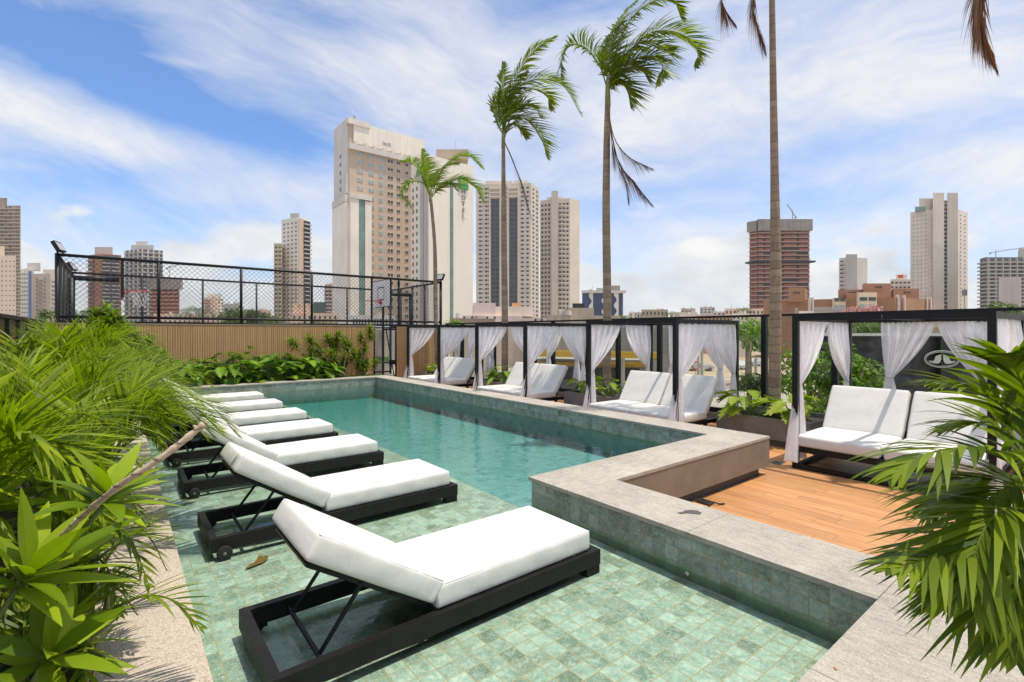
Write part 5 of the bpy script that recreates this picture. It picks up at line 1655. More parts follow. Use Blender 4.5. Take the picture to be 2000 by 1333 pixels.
# ---------------------------------------------------------------- plants
def spline(pts, n):
    pts = [Vector(p) for p in pts]
    P = [pts[0] * 2 - pts[1]] + pts + [pts[-1] * 2 - pts[-2]]
    out = []; segs = len(pts) - 1
    for k in range(n + 1):
        u = k / n * segs; i = min(int(u), segs - 1); f = u - i
        a, b, c, d = P[i], P[i + 1], P[i + 2], P[i + 3]
        out.append(0.5 * ((2 * b) + (c - a) * f + (2 * a - 5 * b + 4 * c - d) * f * f + (3 * b - a - 3 * c + d) * f ** 3))
    return out
def blade(mb, base, d, nrm, L, w, g, seg=4, peak=.35, fold=0.0, tip=0.0):
    """one leaf blade bending towards g; with fold > 0 it gets a midrib crease"""
    d = d.normalized(); side = d.cross(nrm)
    if side.length < 1e-4: side = d.cross(Vector((1, 0, 0)))
    side.normalize(); up = side.cross(d)
    vs = []; fs = []
    o = 3 if fold else 2
    for k in range(seg + 1):
        u = k / seg
        p = base + d * (L * u) + g * (L * u * u)
        ww = w * (min(1.0, (u + .10) / peak) if u < peak else max(0.0, 1 - ((u - peak) / (1 - peak)) ** 1.7))
        ww = max(ww, w * .03)
        s = side * (ww / 2)
        if fold: vs += [p - s + up * (ww * fold), p, p + s + up * (ww * fold)]
        else: vs += [p - s, p + s]
    for k in range(seg):
        a = k * o
        for q in range(o - 1): fs.append((a + q, a + q + 1, a + o + q + 1, a + o + q))
    mb.add(vs, fs)
ZUP = Vector((0, 0, 1)); WIND = Vector((cs, -sn, 0))
def frond(parent, path, mat, nl, Ll, lw, seed, droop=.35, wind=.25, rach=.012, start=.12, ang=52, name='frond', dihedral=.25, smat=None, seg=4, jitter=.12, label=None, tipk=.45):
    rnd = random.Random(seed)
    N = 26; P = spline(path, N)
    mb = MB(); mb.tube(P, [rach * (1 - .8 * k / N) for k in range(N + 1)], 5)
    for k in range(nl):
        u = start + (1 - start) * (k + .5) / nl
        i = min(int(u * N), N - 1); f = u * N - i
        p = P[i].lerp(P[i + 1], f); T = (P[min(i + 1, N)] - P[max(i - 1, 0)]).normalized()
        side = T.cross(ZUP)
        if side.length < .1: side = T.cross(WIND)
        side.normalize(); up = side.cross(T)
        prof = math.sin(PI * min(1, (.16 + .84 * (u - start) / (1 - start)) ** .72)) * .75 + .28
        prof *= 1 - tipk * max(0, (u - .75) / .25)
        for sg in (-1, 1):
            a = R(ang - 22 * u + rnd.uniform(-9, 9))
            d = T * math.cos(a) + side * (sg * math.sin(a)) + up * (dihedral + rnd.uniform(-jitter, jitter))
            L = Ll * prof * rnd.uniform(.82, 1.1)
            g = Vector((0, 0, -1)) * (droop * rnd.uniform(.6, 1.4)) + WIND * (wind * rnd.uniform(.4, 1.4))
            blade(mb, p, d, up, L, lw * rnd.uniform(.8, 1.15), g, seg)
    return mb.build(name, mat, parent, world=True, label=label)
def trunk(parent, path, radii, mat, n=18, name='trunk', segs=40):
    P = spline(path, segs)
    rr = [np.interp(k / segs, np.linspace(0, 1, len(radii)), radii) for k in range(segs + 1)]
    m = MB(); m.tube(P, [float(x) for x in rr], n)
    return m.build(name, mat, parent, world=True, smooth=True)

Zc = lambda q: (740 + .33 * q[0], .33 * q[1])
def ppath(pts, D, dd=(0, 0), conv=Zc):
    n = len(pts)
    return [at_d(*conv(p), D + dd[0] + (dd[1] - dd[0]) * k / (n - 1)) for k, p in enumerate(pts)]
PALMG = 'tall wind blown palms growing from the planters'
def palm(label, base, path, radii, fronds, deads, D, sd, extra=0, Ll=.62, lw=.034, shaft=None, conv=Zc):
    t = thing('palm_tree', label, 'palm tree', base, 0, PALMG)
    trunk(t, path, radii, BARK)
    c = path[-1]
    if shaft: trunk(t, [c - Vector((0, 0, .15)), c + Vector((.0, 0, shaft * .5)), c + Vector((.01, 0, shaft))], [radii[-1] * 1.15, radii[-1] * .9, radii[-1] * .45], BARKG, 12, 'crown_shaft', 8)
    rnd = random.Random(sd)
    for k, f in enumerate(fronds):
        dd = rnd.uniform(-.7, .9)
        pts = ppath(f, D, (0, dd), conv)
        ln = sum((pts[i + 1] - pts[i]).length for i in range(len(pts) - 1))
        frond(t, pts, LEAF_LIME if 'smallest' in label else LEAF_PALM, int(34 + ln * 11), Ll, lw, sd + k, .28, .42, .018, .16, 57)
    for k in range(extra):
        a = rnd.uniform(0, 2 * PI); ln = rnd.uniform(1.1, 1.6)
        h = Vector((math.cos(a), math.sin(a), 0)) * .5 + WIND * .6
        pts = [c, c + ZUP * (ln * .45) + h * (ln * .25), c + ZUP * (ln * .62) + h * (ln * .7), c + ZUP * (ln * .35) + h * (ln * 1.15)]
        frond(t, pts, LEAF_PALM, 62, Ll * .95, lw, sd + 50 + k, .3, .42, .018, .16, 57)
    for k, f in enumerate(deads):
        pts = ppath(f, D - .12, (0, rnd.uniform(-.2, .1)), conv)
        ln = sum((pts[i + 1] - pts[i]).length for i in range(len(pts) - 1))
        frond(t, pts, LEAF_DEAD, int(34 + ln * 26), .38, .013, sd + 80 + k, .75, .12, .014, .28, 22, 'dead_frond', .0, jitter=.2)
    return t
D3 = 11.05
b3 = Vector((8.6, 7.40, .35))
palm('tall palm with hanging red brown dead frond, in the planter behind the second daybed', b3,
     [b3, at_d(1186, 600, D3), at_d(1184, 420, D3), at_d(1185, 290, D3), at_d(1187, 195, D3)], [.098, .092, .085, .075, .058],
     [[(1360, 540), (1400, 330), (1480, 130), (1620, 10), (1740, 0), (1800, 120)], [(1360, 540), (1460, 350), (1600, 200), (1770, 195), (1880, 290), (1880, 400)],
      [(1360, 540), (1450, 400), (1590, 330), (1680, 400), (1650, 510)], [(1355, 540), (1310, 400), (1230, 290), (1140, 265), (1085, 350), (1078, 460)],
      [(1360, 540), (1370, 300), (1440, 100), (1560, -30)], [(1362, 530), (1420, 480), (1470, 540), (1490, 640)], [(1358, 540), (1350, 360), (1380, 200), (1450, 130)],
      [(1360, 540), (1430, 360), (1560, 250), (1700, 290), (1740, 330)], [(1360, 530), (1440, 420), (1540, 400), (1600, 480)]],
     [[(1350, 600), (1380, 800), (1410, 960), (1460, 1080), (1480, 1205)], [(1355, 640), (1395, 820), (1480, 930), (1620, 1000)], [(1370, 760), (1420, 960), (1500, 1070), (1620, 1215)], [(1350, 620), (1372, 780), (1385, 900), (1400, 990)]], D3, 300, 1, .60, .037, .6)
D2 = 14.05
b2 = Vector((8.6, 11.15, .35))
palm('slender palm with a drooping dry frond, in the planter behind the third daybed', b2,
     [b2, at_d(986, 600, D2), at_d(984, 450, D2), at_d(983, 280, D2)], [.10, .09, .075, .05],
     [[(735, 800), (760, 610), (830, 430), (920, 300), (1050, 215)], [(735, 800), (760, 640), (850, 500), (990, 470), (1100, 520), (1200, 690)], [(735, 800), (790, 700), (880, 715), (960, 820), (1000, 940)],
      [(735, 800), (730, 600), (736, 370)], [(735, 800), (780, 640), (890, 530), (990, 560), (1020, 650)], [(735, 800), (700, 720), (692, 620), (720, 540)], [(735, 800), (770, 690), (850, 620), (930, 650), (960, 700)], [(735, 790), (760, 640), (820, 500), (880, 420)]],
     [[(738, 830), (785, 930), (830, 1050), (870, 1180), (905, 1300)], [(738, 830), (790, 950), (850, 1100), (895, 1270)]], D2, 200, 1, .62, .036, .7)
D1 = 16.6
b1 = Vector((8.5, 14.75, .35))
palm('smallest slim palm with bright yellow green fronds, in the planter by the slat wall', b1,
     [b1, at_d(851, 600, D1), at_d(849, 480, D1), at_d(841, 385, D1)], [.085, .075, .06, .05],
     [[(305, 1175), (270, 1060), (200, 970), (125, 955)], [(305, 1175), (265, 1090), (180, 1080), (140, 1150), (205, 1255)], [(308, 1175), (355, 1040), (440, 940), (530, 925), (615, 1000)],
      [(308, 1175), (370, 1100), (470, 1055), (560, 1100), (622, 1205)], [(303, 1170), (280, 1030), (256, 885)], [(308, 1175), (350, 1120), (420, 1090), (460, 1130)], [(305, 1175), (330, 1050), (400, 980), (470, 970)]],
     [], D1, 100, 0, .60, .042, .3)
D4 = 8.25
b4 = Vector((8.62, 3.78, .35))
idc = lambda q: q
palm('thickest palm, ringed bare trunk rising out of the picture top beside the first daybed', b4,
     [b4, at_d(1515, 560, D4), at_d(1513, 350, D4), at_d(1510, 160, D4), at_d(1507, -60, D4)], [.098, .090, .064, .052, .042],
     [[(1507, -60), (1520, -220), (1600, -330), (1720, -300)], [(1507, -60), (1480, -230), (1390, -300), (1290, -230)], [(1507, -60), (1500, -260), (1540, -400)], [(1507, -60), (1570, -170), (1680, -180), (1740, -90)], [(1507, -60), (1450, -170), (1360, -170)]],
     [[(1505, -60), (1480, -40), (1470, 10), (1482, 60), (1494, 100)], [(1503, -70), (1450, -60), (1415, -20), (1412, 10), (1436, 48)]], D4, 400, 0, .62, .036, .5, idc)
D5 = 5.9
b5 = Vector((9.0, -.2, .35))
palm('palm of which only one brown hanging frond shows at the top right', b5,
     [b5, at_d(2262, 300, D5), at_d(2255, -150, D5)], [.11, .09, .06],
     [[(2255, -150), (2350, -350), (2500, -300)], [(2255, -150), (2200, -380), (2080, -420)], [(2255, -150), (2330, -230), (2450, -160)]],
     [[(2240, -160), (2060, -170), (1945, -90), (1912, 0), (1918, 70), (1946, 134)], [(2240, -150), (2050, -150), (1925, -60), (1913, 40), (1940, 110)]], D5, 500, 0, .5, .034, .5, idc)

# aroids with lobed lime leaves in the planters, philodendrons along the far bed
def lobed(mb, base, d, nrm, L, w, g, seed, lobes=5):
    """broad arrow leaf with a wavy, notched margin"""
    rnd = random.Random(seed)
    d = d.normalized(); side = d.cross(nrm).normalized(); up = side.cross(d)
    n = lobes * 2 + 1; vs = []; fs = []
    prev = None
    for k in range(n + 1):
        u = k / n
        p = base + d * (L * (u - .12)) + g * (L * u * u)
        ww = w * (math.sin(PI * (u * .86 + .12)) ** .8) * (1.0 if k % 2 else .50) * (1 - .25 * u)
        fwd = d * (L * (.05 if k % 2 else -.03))
        lift = up * (ww * .22) - up * (ww * .08 * (k % 2))
        vs += [p - side * (ww / 2) + fwd + lift, p - side * (ww / 4) + fwd * .5 + lift * .35, p, p + side * (ww / 4) + fwd * .5 + lift * .35, p + side * (ww / 2) + fwd + lift]
    for k in range(n):
        for q in range(4): a = k * 5 + q; fs.append((a, a + 1, a + 6, a + 5))
    mb.add(vs, fs)
def aroid(name, label, cat, c, n, spread, h0, h1, L0, L1, mat, seed, group, toward=None, lobes=5, wr=.85):
    rnd = random.Random(seed); c = Vector(c)
    t = thing(name, label, cat, c, 0, group)
    mb = MB(); sm = MB()
    for k in range(n):
        a = 2 * PI * k / n * 2.4 + rnd.uniform(-.5, .5); r = spread * math.sqrt(rnd.uniform(.05, 1))
        z = h0 + (h1 - h0) * rnd.random() * (1.15 - .5 * r / spread)
        out_ = Vector((math.cos(a), math.sin(a), 0))
        tip = c + out_ * r + ZUP * z
        sm.tube(spline([c + out_ * (.04 + .1 * r), c + out_ * (r * .45) + ZUP * (z * .7), tip], 5), [.012, .01, .009, .008, .007, .005], 5, False)
        dd = out_ * rnd.uniform(.5, 1) + ZUP * rnd.uniform(-.5, .25) + Vector((rnd.uniform(-.3, .3), rnd.uniform(-.3, .3), 0))
        nr = (ZUP + out_ * rnd.uniform(.1, .7)).normalized()
        L = rnd.uniform(L0, L1)
        lobed(mb, tip, dd, nr, L, L * wr * rnd.uniform(.85, 1.1), Vector((0, 0, -.22)), rnd.random(), lobes)
    mb.build('foliage', mat, t, world=True); sm.build('stem', STEM, t, world=True)
    return t
AG = 'lime leaved plants in the grey planters'
for lab, c, n, s, L in (('lime broad leaved plant at the foot of the thickest palm, left half of its planter', (8.30, 4.05, .38), 20, .36, .30), ('lime broad leaved plant at the near front corner of the planter with the thickest palm', (8.35, 3.40, .38), 22, .36, .32),
                        ('lime broad leaved plant in the planter left of the second daybed', (8.38, 7.15, .38), 26, .42, .27), ('lime broad leaved plant at the far end of the planter left of the second daybed', (8.45, 7.85, .38), 20, .36, .26),
                        ('dark green broad leaved plant in the planter left of the third daybed', (8.40, 11.0, .38), 26, .42, .26), ('broad leaved plant at the far end of the planter left of the third daybed', (8.6, 11.6, .38), 16, .3, .25),
                        ('yellowish broad leaved plant in the planter beyond the farthest daybed', (8.35, 14.4, .38), 20, .40, .26), ('small broad leaved plant by the slat wall beyond the farthest daybed', (8.7, 14.9, .38), 14, .34, .26)):
    aroid('aroid_plant', lab, 'plant', c, n, s, .10, .46, L * .75, L * 1.2, LEAF_LIME if 'dark' not in lab else LEAF_PHILO, int(c[1] * 100), AG)
PHG = 'philodendron clumps in the far planting bed'
PHL = ['leftmost', 'second from left', 'third from left', 'tallest', 'third from right', 'second from right', 'rightmost']
for k, (px, sp, hh) in enumerate(((352, .5, .65), (400, .5, .75), (448, .55, .85), (497, .6, 1.0), (545, .5, .80), (590, .48, .75), (625, .40, .62))):
    p = at_Y(px, 720, 14.85)
    lab = 'tallest philodendron clump, in the middle of the far bed before the slat wall' if PHL[k] == 'tallest' else f'{PHL[k]} of the seven philodendron clumps before the slat wall'
    aroid('philodendron', lab, 'plant', (p.x, 14.80 + .12 * (k % 2), .42), 80, sp * 1.1, .06, hh, .26, .46, LEAF_PHILO, 900 + k, PHG, None, 6, .82)

def rosette(mb, c, axis, n, L, w, seed, droop=.35, fold=.12, seg=5, a0=12, a1=85):
    rnd = random.Random(seed); axis = Vector(axis).normalized()
    ref = axis.cross(Vector((.3, .9, .2))).normalized(); ref2 = axis.cross(ref)
    for k in range(n):
        th = k * 2.39996 + rnd.uniform(-.2, .2); u = k / n
        al = R(a0 + (a1 - a0) * (1 - u) ** .8 + rnd.uniform(-7, 7))
        out_ = ref * math.cos(th) + ref2 * math.sin(th)
        d = axis * math.cos(al) + out_ * math.sin(al)
        nr = (axis * math.sin(al) - out_ * math.cos(al)) * -1
        blade(mb, c + axis * (.05 * L * u * 3), d, -nr, L * rnd.uniform(.75, 1.1) * (.65 + .35 * math.sin(PI * (1 - u * .8))), w * rnd.uniform(.85, 1.12), Vector((0, 0, -droop * rnd.uniform(.5, 1.3))), seg, .38, fold)
PG2 = 'pleomele shrubs by the slat wall'
def pleomele(label, base, heads, L, w, n, seed):
    t = thing('pleomele_shrub', label, 'shrub', base, 0, PG2); base = Vector(base)
    mb = MB(); sm = MB(); rnd = random.Random(seed)
    for k, h in enumerate(heads):
        h = Vector(h)
        mid = base.lerp(h, .5) + Vector((rnd.uniform(-.1, .1), rnd.uniform(-.1, .1), -.05))
        sm.tube(spline([base + Vector((rnd.uniform(-.08, .08), rnd.uniform(-.05, .05), 0)), mid, h], 6), [.02, .018, .016, .014, .012, .011, .010], 6)
        ax = (h - mid).normalized() * .6 + ZUP * .6
        for q in range(5):
            rosette(mb, h - ax.normalized() * (q * .06), ax + Vector((rnd.uniform(-.4, .4), rnd.uniform(-.4, .4), 0)), n, L, w, seed * 31 + k * 3 + q, .3, .1, 3, 15, 110)
    mb.build('foliage', LEAF_PLEO, t, world=True); sm.build('branch', TWIG, t, world=True, smooth=True)
hY = lambda px, py, Y: at_Y(px, py, Y)
rr_ = random.Random(5)
def heads_at(lst, Y): return [hY(x, y, Y + rr_.uniform(-.25, .25)) for x, y in lst]
pb = hY(668, 735, 14.9)
pleomele('large pleomele shrub with many leafy heads left of the gate', (pb.x, 14.9, .42), heads_at([(572, 668), (604, 662), (622, 680), (641, 660), (655, 672), (672, 700), (648, 690), (690, 690), (632, 700), (610, 690), (668, 715), (640, 720), (660, 655), (600, 705), (625, 712), (655, 705), (680, 672)], 14.9), .32, .040, 20, 3)
pb = hY(712, 735, 15.1)
pleomele('lanky pleomele shrub with bare pale stems right beside the gate', (pb.x, 15.1, .42), heads_at([(705, 655), (722, 640), (724, 652), (672, 662), (712, 675), (703, 690), (715, 708), (733, 706), (700, 706)], 15.1), .27, .036, 18, 4)
pb = hY(250, 735, 13.4)
pleomele('pleomele shrub at the corner of the planting bed behind the areca leaves', (pb.x, 13.4, .25), heads_at([(262, 655), (275, 672), (255, 690), (292, 668), (300, 690), (286, 712), (268, 715), (305, 712), (318, 695), (245, 670), (330, 715), (310, 735), (285, 740)], 13.4), .30, .040, 22, 5)
pb = hY(200, 735, 11.5)
pleomele('pleomele shrub rising highest, in front of the court fence corner', (pb.x, 11.5, .25), heads_at([(190, 615), (205, 606), (222, 618), (232, 632), (212, 630), (196, 640), (240, 645), (225, 655), (182, 632), (205, 660)], 11.5), .27, .038, 22, 6)
# low grass strip at the pool corner
rnd = random.Random(11); mb = MB()
for k in range(420):
    p = Vector((rnd.uniform(4.3, 6.4), rnd.uniform(14.36, 14.75), .42))
    blade(mb, p, Vector((rnd.uniform(-.5, .5), rnd.uniform(-.5, .3), 1)), Vector((0, 1, 0)), rnd.uniform(.08, .2), .012, Vector((rnd.uniform(-.3, .3), -.3, -.4)), 2)
o = mb.build('grass', LEAF_PLEO); o['kind'] = 'stuff'; o['label'] = 'short grass strip at the far pool corner'

# areca palms in the left bed
ARG = 'areca palms crowding the left planting bed'
def areca(label, base, n, Rr, H, Ll, lw, seed, mat=LEAF_LEFT, dirs=None, nl=34, low=.0):
    rnd = random.Random(seed); base = Vector(base)
    t = thing('areca_palm', label, 'palm', base, 0, ARG)
    for k in range(n):
        a = dirs[k] if dirs and k < len(dirs) else 2 * PI * k / n + rnd.uniform(-.35, .35)
        o_ = Vector((math.cos(a), math.sin(a), 0)); r = Rr * rnd.uniform(.6, 1.15); h = H * rnd.uniform(.72, 1.08)
        b0 = base + Vector((rnd.uniform(-.12, .12), rnd.uniform(-.12, .12), 0))
        path = [b0, b0 + o_ * (r * .12) + ZUP * (h * .55), b0 + o_ * (r * .42) + ZUP * (h * .92), b0 + o_ * (r * .75) + ZUP * (h * (.98 - .08 * rnd.random())), b0 + o_ * r + ZUP * (h * (.80 - .3 * rnd.random() - low))]
        frond(t, path, mat, nl, Ll, lw, seed * 17 + k, .16, .06, .010, .30, 46, 'frond', .22, None, 5)
    m = MB()
    for k in range(6):
        a = rnd.uniform(0, 6.28); q = base + Vector((math.cos(a) * .1, math.sin(a) * .1, 0))
        m.tube([q, q + Vector((math.cos(a) * .06, math.sin(a) * .06, H * .45))], [.014, .010], 7)
    m.build('stem', BARKG, t, world=True, smooth=True)
areca('areca palm nearest the camera, its long leaflets radiating over the broad leaved plants', (-.62, 3.75, .2), 11, .85, 1.16, .46, .025, 61)
areca('areca palm leaning over the pebble path towards the first lounger', (-.28, 4.35, .2), 11, .80, 1.12, .36, .021, 62)
areca('second areca palm along the bed, its tips over the loungers backs', (-.45, 5.5, .2), 12, .95, 1.24, .42, .022, 63)
areca('areca palm against the black glazed wall, darker at its base', (-1.0, 5.6, .2), 11, .85, 1.18, .42, .020, 64)
areca('areca palm in the middle of the left bed', (-.62, 7.0, .2), 12, .95, 1.34, .42, .022, 65)
areca('tall areca palm before the glazed wall, reaching the fence corner height', (-.95, 8.6, .2), 12, .9, 1.46, .42, .022, 66)
areca('areca palm near the far loungers, feathery and pale', (-.42, 8.9, .2), 12, .9, 1.52, .40, .020, 67)
areca('farthest areca palm of the left bed, below the pleomele shrub', (-.5, 10.9, .2), 13, 1.05, 1.66, .40, .022, 68)
PI_ = PI
areca('areca palm arching across the pebble path before the third lounger', (-.22, 5.2, .2), 10, 1.05, 1.10, .40, .020, 72, LEAF_LEFT, [-1.0, -.6, -.3, 0, .3, .6, .9, 1.2, 2.2, 3.4])
areca('areca palm arching across the path before the fourth lounger', (-.25, 6.3, .2), 10, 1.15, 1.22, .40, .020, 73, LEAF_LEFT, [-1.0, -.6, -.3, 0, .3, .6, .9, 1.2, 2.2, 3.4])
areca('areca palm arching across the path before the fifth lounger', (-.25, 7.6, .2), 10, 1.15, 1.25, .40, .020, 74, LEAF_LEFT, [-1.0, -.6, -.3, 0, .3, .6, .9, 1.2, 2.2, 3.4])
areca('areca palm arching across the path before the sixth lounger', (-.25, 9.6, .2), 10, 1.15, 1.3, .40, .018, 75, LEAF_LEFT, [-1.0, -.6, -.3, 0, .3, .6, .9, 1.2, 2.2, 3.4])
areca('low areca palm at the bed edge by the second lounger, drooping onto the path', (-.16, 3.45, .2), 9, .55, .62, .26, .016, 69, LEAF_RIGHT, None, 18, .12)
areca('small dark areca seedling low at the bed edge by the path', (-.2, 2.85, .2), 7, .5, .42, .24, .014, 70, LEAF_RIGHT, None, 16, .12)
areca('dark leaved areca at the far left edge of the picture', (-1.05, 4.5, .2), 9, .7, 1.02, .42, .020, 71)

DRG = 'broad leaved dracaena plants in the left foreground'
def dracaena(label, heads, root, seed):
    t = thing('dracaena_plant', label, 'plant', root, 0, DRG); root = Vector(root); rnd = random.Random(seed)
    for k, (px, py, D, L, w, n, tilt) in enumerate(heads):
        c = at_d(px, py, D)
        m = MB(); ax = (Vector((rnd.uniform(-.3, .3), rnd.uniform(-.3, .3), 1)) + Vector((cs, -sn, 0)) * tilt)
        rosette(m, c, ax, n, L, w, seed * 13 + k, .22, .10, 7, 14, 92)
        m.build('leaf_rosette', LEAF_BROAD, t, world=True)
        m = MB(); m.tube(spline([root, root.lerp(c, .5) + Vector((0, 0, .06)), c + Vector((0, 0, .02))], 6), .010, 7); m.build('stem', STEM, t, world=True, smooth=True)
dracaena('broad leaved dracaena with an upright pale rosette beside the bare twig', [(205, 990, 2.2, .37, .072, 18, .30), (140, 1120, 2.45, .36, .075, 14, .1)], (-.45, 3.2, .2), 5)
dracaena('broad leaved dracaena lowest at the left edge of the picture, nearest the camera', [(38, 1150, 1.85, .42, .088, 16, .45), (85, 1300, 1.85, .36, .072, 14, .6)], (-.55, 2.55, .2), 6)
dracaena('shaded dracaena at the left edge behind the nearest one', [(-40, 1010, 2.3, .36, .075, 14, .2), (90, 960, 2.7, .33, .07, 13, .1), (30, 1260, 2.3, .34, .07, 12, .3)], (-.8, 2.9, .2), 7)
dracaena('dracaena at the bed edge by the path, its leaves hanging low', [(130, 1230, 2.15, .30, .06, 12, .4), (150, 1035, 2.7, .33, .07, 13, .3)], (-.35, 2.5, .2), 8)
t = thing('bare_twig', 'pale bare knobbly twig slanting up over the left plants', 'twig', at_d(150, 1015, 2.25))
P = spline([at_d(100, 1068, 2.0), at_d(168, 1003, 1.85), at_d(235, 948, 1.72), at_d(300, 905, 1.72), at_d(350, 868, 1.75), at_d(398, 829, 1.78)], 40)
rnd = random.Random(3); m = MB(); m.tube(P, [.0108 + (.003 if k % 5 == 0 else 0) + rnd.uniform(-.0007, .0007) for k in range(41)], 9)
for k in range(6, 40, 4):
    d_ = Vector((rnd.uniform(-1, 1), rnd.uniform(-1, 1), rnd.uniform(-.3, 1))).normalized(); m.tube([P[k], P[k] + d_ * .019], [.007, .004], 6)
m.build('bark', TWIG, t, world=True, smooth=True)

# palm in the right foreground
Zr = lambda q: (1584 + .5046 * q[0], 660 + .5046 * q[1])
t = thing('potted_palm', 'dark green feathery palm reaching in from the right edge over the coping', 'palm', at_d(2190, 1270, 1.5), 0)
RF = [([(940, 700), (800, 500), (680, 440), (540, 430), (400, 470), (310, 540)], 1.95, -.1), ([(940, 650), (830, 380), (720, 250), (580, 190), (460, 170)], 2.1, .1), ([(940, 720), (800, 660), (710, 690), (650, 790), (620, 900), (612, 1010)], 1.8, -.1),
      ([(940, 740), (860, 760), (820, 880), (800, 1050), (800, 1230)], 1.75, -.1), ([(950, 600), (870, 300), (800, 140), (765, 70)], 2.0, .0), ([(940, 700), (800, 560), (650, 540), (520, 590), (440, 660)], 2.15, .15), ([(940, 720), (800, 700), (640, 770), (460, 850), (300, 900)], 1.9, -.15),
      ([(950, 680), (840, 480), (740, 360), (620, 330), (520, 350)], 2.2, .2), ([(960, 740), (900, 800), (880, 950), (870, 1100)], 1.9, .1), ([(950, 640), (900, 380), (860, 230), (830, 140)], 2.25, .2), ([(940, 730), (780, 760), (690, 860), (610, 960), (540, 1030)], 2.0, .05), ([(950, 700), (830, 580), (720, 600), (640, 680)], 2.0, .0)]
for k, (f, D, dd) in enumerate(RF):
    pts = ppath(f, (D + .05) * .68, (.08, dd * .68), Zr)
    frond(t, pts, LEAF_RIGHT, 26, .245, .020, 700 + k, .34, -.08, .0055, .16, 46, 'frond', .15, None, 6, .16)
base = Vector(t.location)
for k in range(4):
    m = MB(); m.tube(spline([base + Vector((.03 * k, .02 * k, -.25)), base + Vector((.0, .02 * k, .1)), at_d(2060 + 8 * k, 1040, 1.38 + .03 * k)], 8), .008, 7); m.build('stem', BARKG, t, world=True, smooth=True)
pz = Vector((base.x, base.y, ZC))
m = MB(); m.lathe((base.x + .12, base.y - .08, ZC + .001), [(.13, 0), (.17, .30), (.18, .32), (.165, .32), (.15, .26)], 24); m.build('pot', simple('black_planter_edge', (0.014, 0.013, 0.012), 0.6), t, world=True, smooth=False)

# trees and shrubs of the street
def cloud(mb, c, r, n, size, rnd, clumps=9):
    c = Vector(c); cl = []
    for k in range(clumps):
        v = Vector((rnd.gauss(0, 1), rnd.gauss(0, 1), rnd.gauss(0, .8))).normalized() * rnd.uniform(.35, .8)
        cl.append((Vector((v.x * r[0], v.y * r[1], v.z * r[2])), rnd.uniform(.32, .55)))
    for k in range(n):
        q, s = rnd.choice(cl)
        v = Vector((rnd.gauss(0, 1), rnd.gauss(0, 1), rnd.gauss(0, 1))).normalized() * (rnd.random() ** .4) * s
        p = c + q + Vector((v.x * r[0], v.y * r[1], v.z * r[2]))
        d_ = Vector((rnd.gauss(0, 1), rnd.gauss(0, 1), rnd.gauss(-.2, .7))).normalized()
        nr = (v.normalized() + ZUP * .6 + Vector((rnd.gauss(0, .4), rnd.gauss(0, .4), 0))).normalized()
        blade(mb, p, d_, nr, size * rnd.uniform(.7, 1.3), size * .5, Vector((0, 0, -.2)), 2, .45)
TG = 'trees and shrubs along the street'
def tree(label, px, py, D, r, n, size, seed, mat=LEAF_TREE, name='street_tree', base=None):
    rnd = random.Random(seed); c = at_d(px, py, D)
    t = thing(name, label, 'tree' if 'tree' in name else 'shrub', (c.x, c.y, GZ), 0, TG)
    m = MB(); cloud(m, c, r, n, size, rnd); m.build('crown', mat, t, world=True)
    m = MB(); b0 = Vector((c.x, c.y, GZ)); m.tube(spline([b0, b0.lerp(c, .6) + Vector((.1, 0, 0)), c], 6), [.05 * r[0] + .05 - .004 * k * r[0] for k in range(7)], 7)
    for k in range(4):
        a = rnd.uniform(0, 6.28); m.tube([b0.lerp(c, .75), c + Vector((math.cos(a) * r[0] * .5, math.sin(a) * r[1] * .5, r[2] * .3))], [.03 * r[0] + .02, .015], 5)
    m.build('trunk', BARK, t, world=True, smooth=True)
tree('leafy green tree close behind the glass at the first daybed', 1648, 735, 11.6, (.75, .9, .85), 3600, .11, 1, LEAF_PHILO)
tree('lower dark shrub under the leafy tree behind the glass', 1632, 790, 10.9, (.7, .9, .6), 2200, .10, 2, LEAF_TREE, 'street_shrub')
tree('bright green shrub between the thick palm trunk and the leafy tree', 1580, 735, 13, (.8, .9, .9), 1500, .12, 22, LEAF_PHILO, 'street_shrub')
tree('wide tree above the showroom roof, left part', 1688, 640, 34, (2.6, 2.2, 1.6), 1700, .32, 3)
tree('wide tree above the showroom roof, right part', 1760, 646, 36, (2.8, 2.2, 1.4), 1500, .32, 4)
tree('round green tree behind the fence rail left of the thick palm trunk', 1458, 652, 60, (3.6, 3.6, 2.4), 1700, .5, 5, LEAF_PHILO)
tree('low shrub on the verge below the small street palm', 1480, 752, 30, (1.6, 1.4, .9), 1100, .25, 6, LEAF_TREE, 'street_shrub')
tree('pink flowering tree before the brown brick complex', 1692, 612, 75, (5.2, 4, 1.7), 1300, .45, 7, PINK)
tree('green tree low under the pink blossom', 1712, 622, 70, (5.0, 3, 1.4), 900, .5, 8)
tree('dark tree crown at the right edge before the grey unfinished tower', 1962, 612, 70, (5.2, 4, 2.2), 1700, .6, 9)
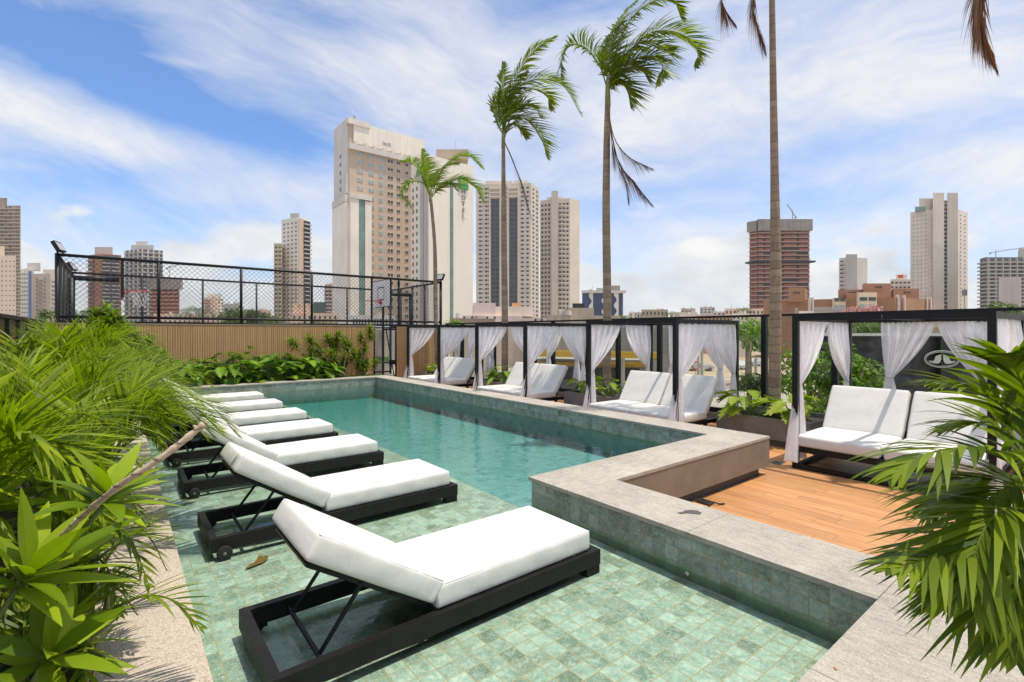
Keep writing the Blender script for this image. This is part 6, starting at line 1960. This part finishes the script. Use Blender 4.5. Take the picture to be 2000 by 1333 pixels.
tree('small yellow green tree peeking over the rail beside the slim palm', 885, 634, 40, (1.0, 1.0, .5), 500, .18, 10, LEAF_PHILO)
tree('broad green tree behind the court fence, left part', 478, 622, 80, (4.2, 3, 1.9), 1500, .5, 11)
tree('broad green tree behind the court fence, right part', 520, 626, 84, (3.6, 3, 1.4), 1100, .5, 12)
tree('rounded tree behind the left end of the court fence', 102, 616, 70, (1.6, 1.6, 1.1), 500, .35, 13)
tree('dark green tree low behind the pleomele shrub and court corner', 160, 618, 60, (2.4, 2, 1.0), 700, .35, 14)
tree('clipped green tree strip at the foot of the pinkish hotel', 628, 634, 75, (4.0, 2, .7), 700, .4, 15)
def spalm(label, px, ytop, D, ln, seed, mat=LEAF_TREE, ybot=None):
    rnd = random.Random(seed); c = at_d(px, ytop, D)
    t = thing('street_palm', label, 'palm tree', (c.x, c.y, GZ), 0, 'small palms of the street')
    m = MB(); m.tube([(c.x, c.y, GZ), (c.x + .05, c.y, (GZ + c.z) / 2), c], [.22, .17, .13], 8); m.build('trunk', BARK, t, world=True, smooth=True)
    for k in range(11):
        a = 2 * PI * k / 11 + rnd.uniform(-.2, .2); o_ = Vector((math.cos(a), math.sin(a), 0)); h = rnd.uniform(.2, .8)
        frond(t, [c, c + o_ * (ln * .4) + ZUP * (ln * .35 * h), c + o_ * (ln * .8) + ZUP * (ln * .15 * h), c + o_ * ln - ZUP * (ln * .3)], mat, 18, ln * .4, ln * .03, seed * 7 + k, .4, .1, .02, .1, 50, seg=3)
spalm('small palm with brown skirted trunk on the street, left of the thick palm trunk', 1463, 668, 30, 1.5, 1)
spalm('palm crown standing behind the ball court fence', 383, 610, 75, 2.6, 2)
spalm('tiny far palm between the orange house and the peach gabled house', 1452, 607, 140, 2.6, 3)
spalm('tiny far palm left of the cream rooftop house', 1310, 614, 140, 2.4, 4)
spalm('tiny far palm at the foot of the wavy blue building', 1219, 622, 110, 2.2, 5)
spalm('palm above the showroom roof behind the curtains', 1668, 640, 30, 1.6, 6)
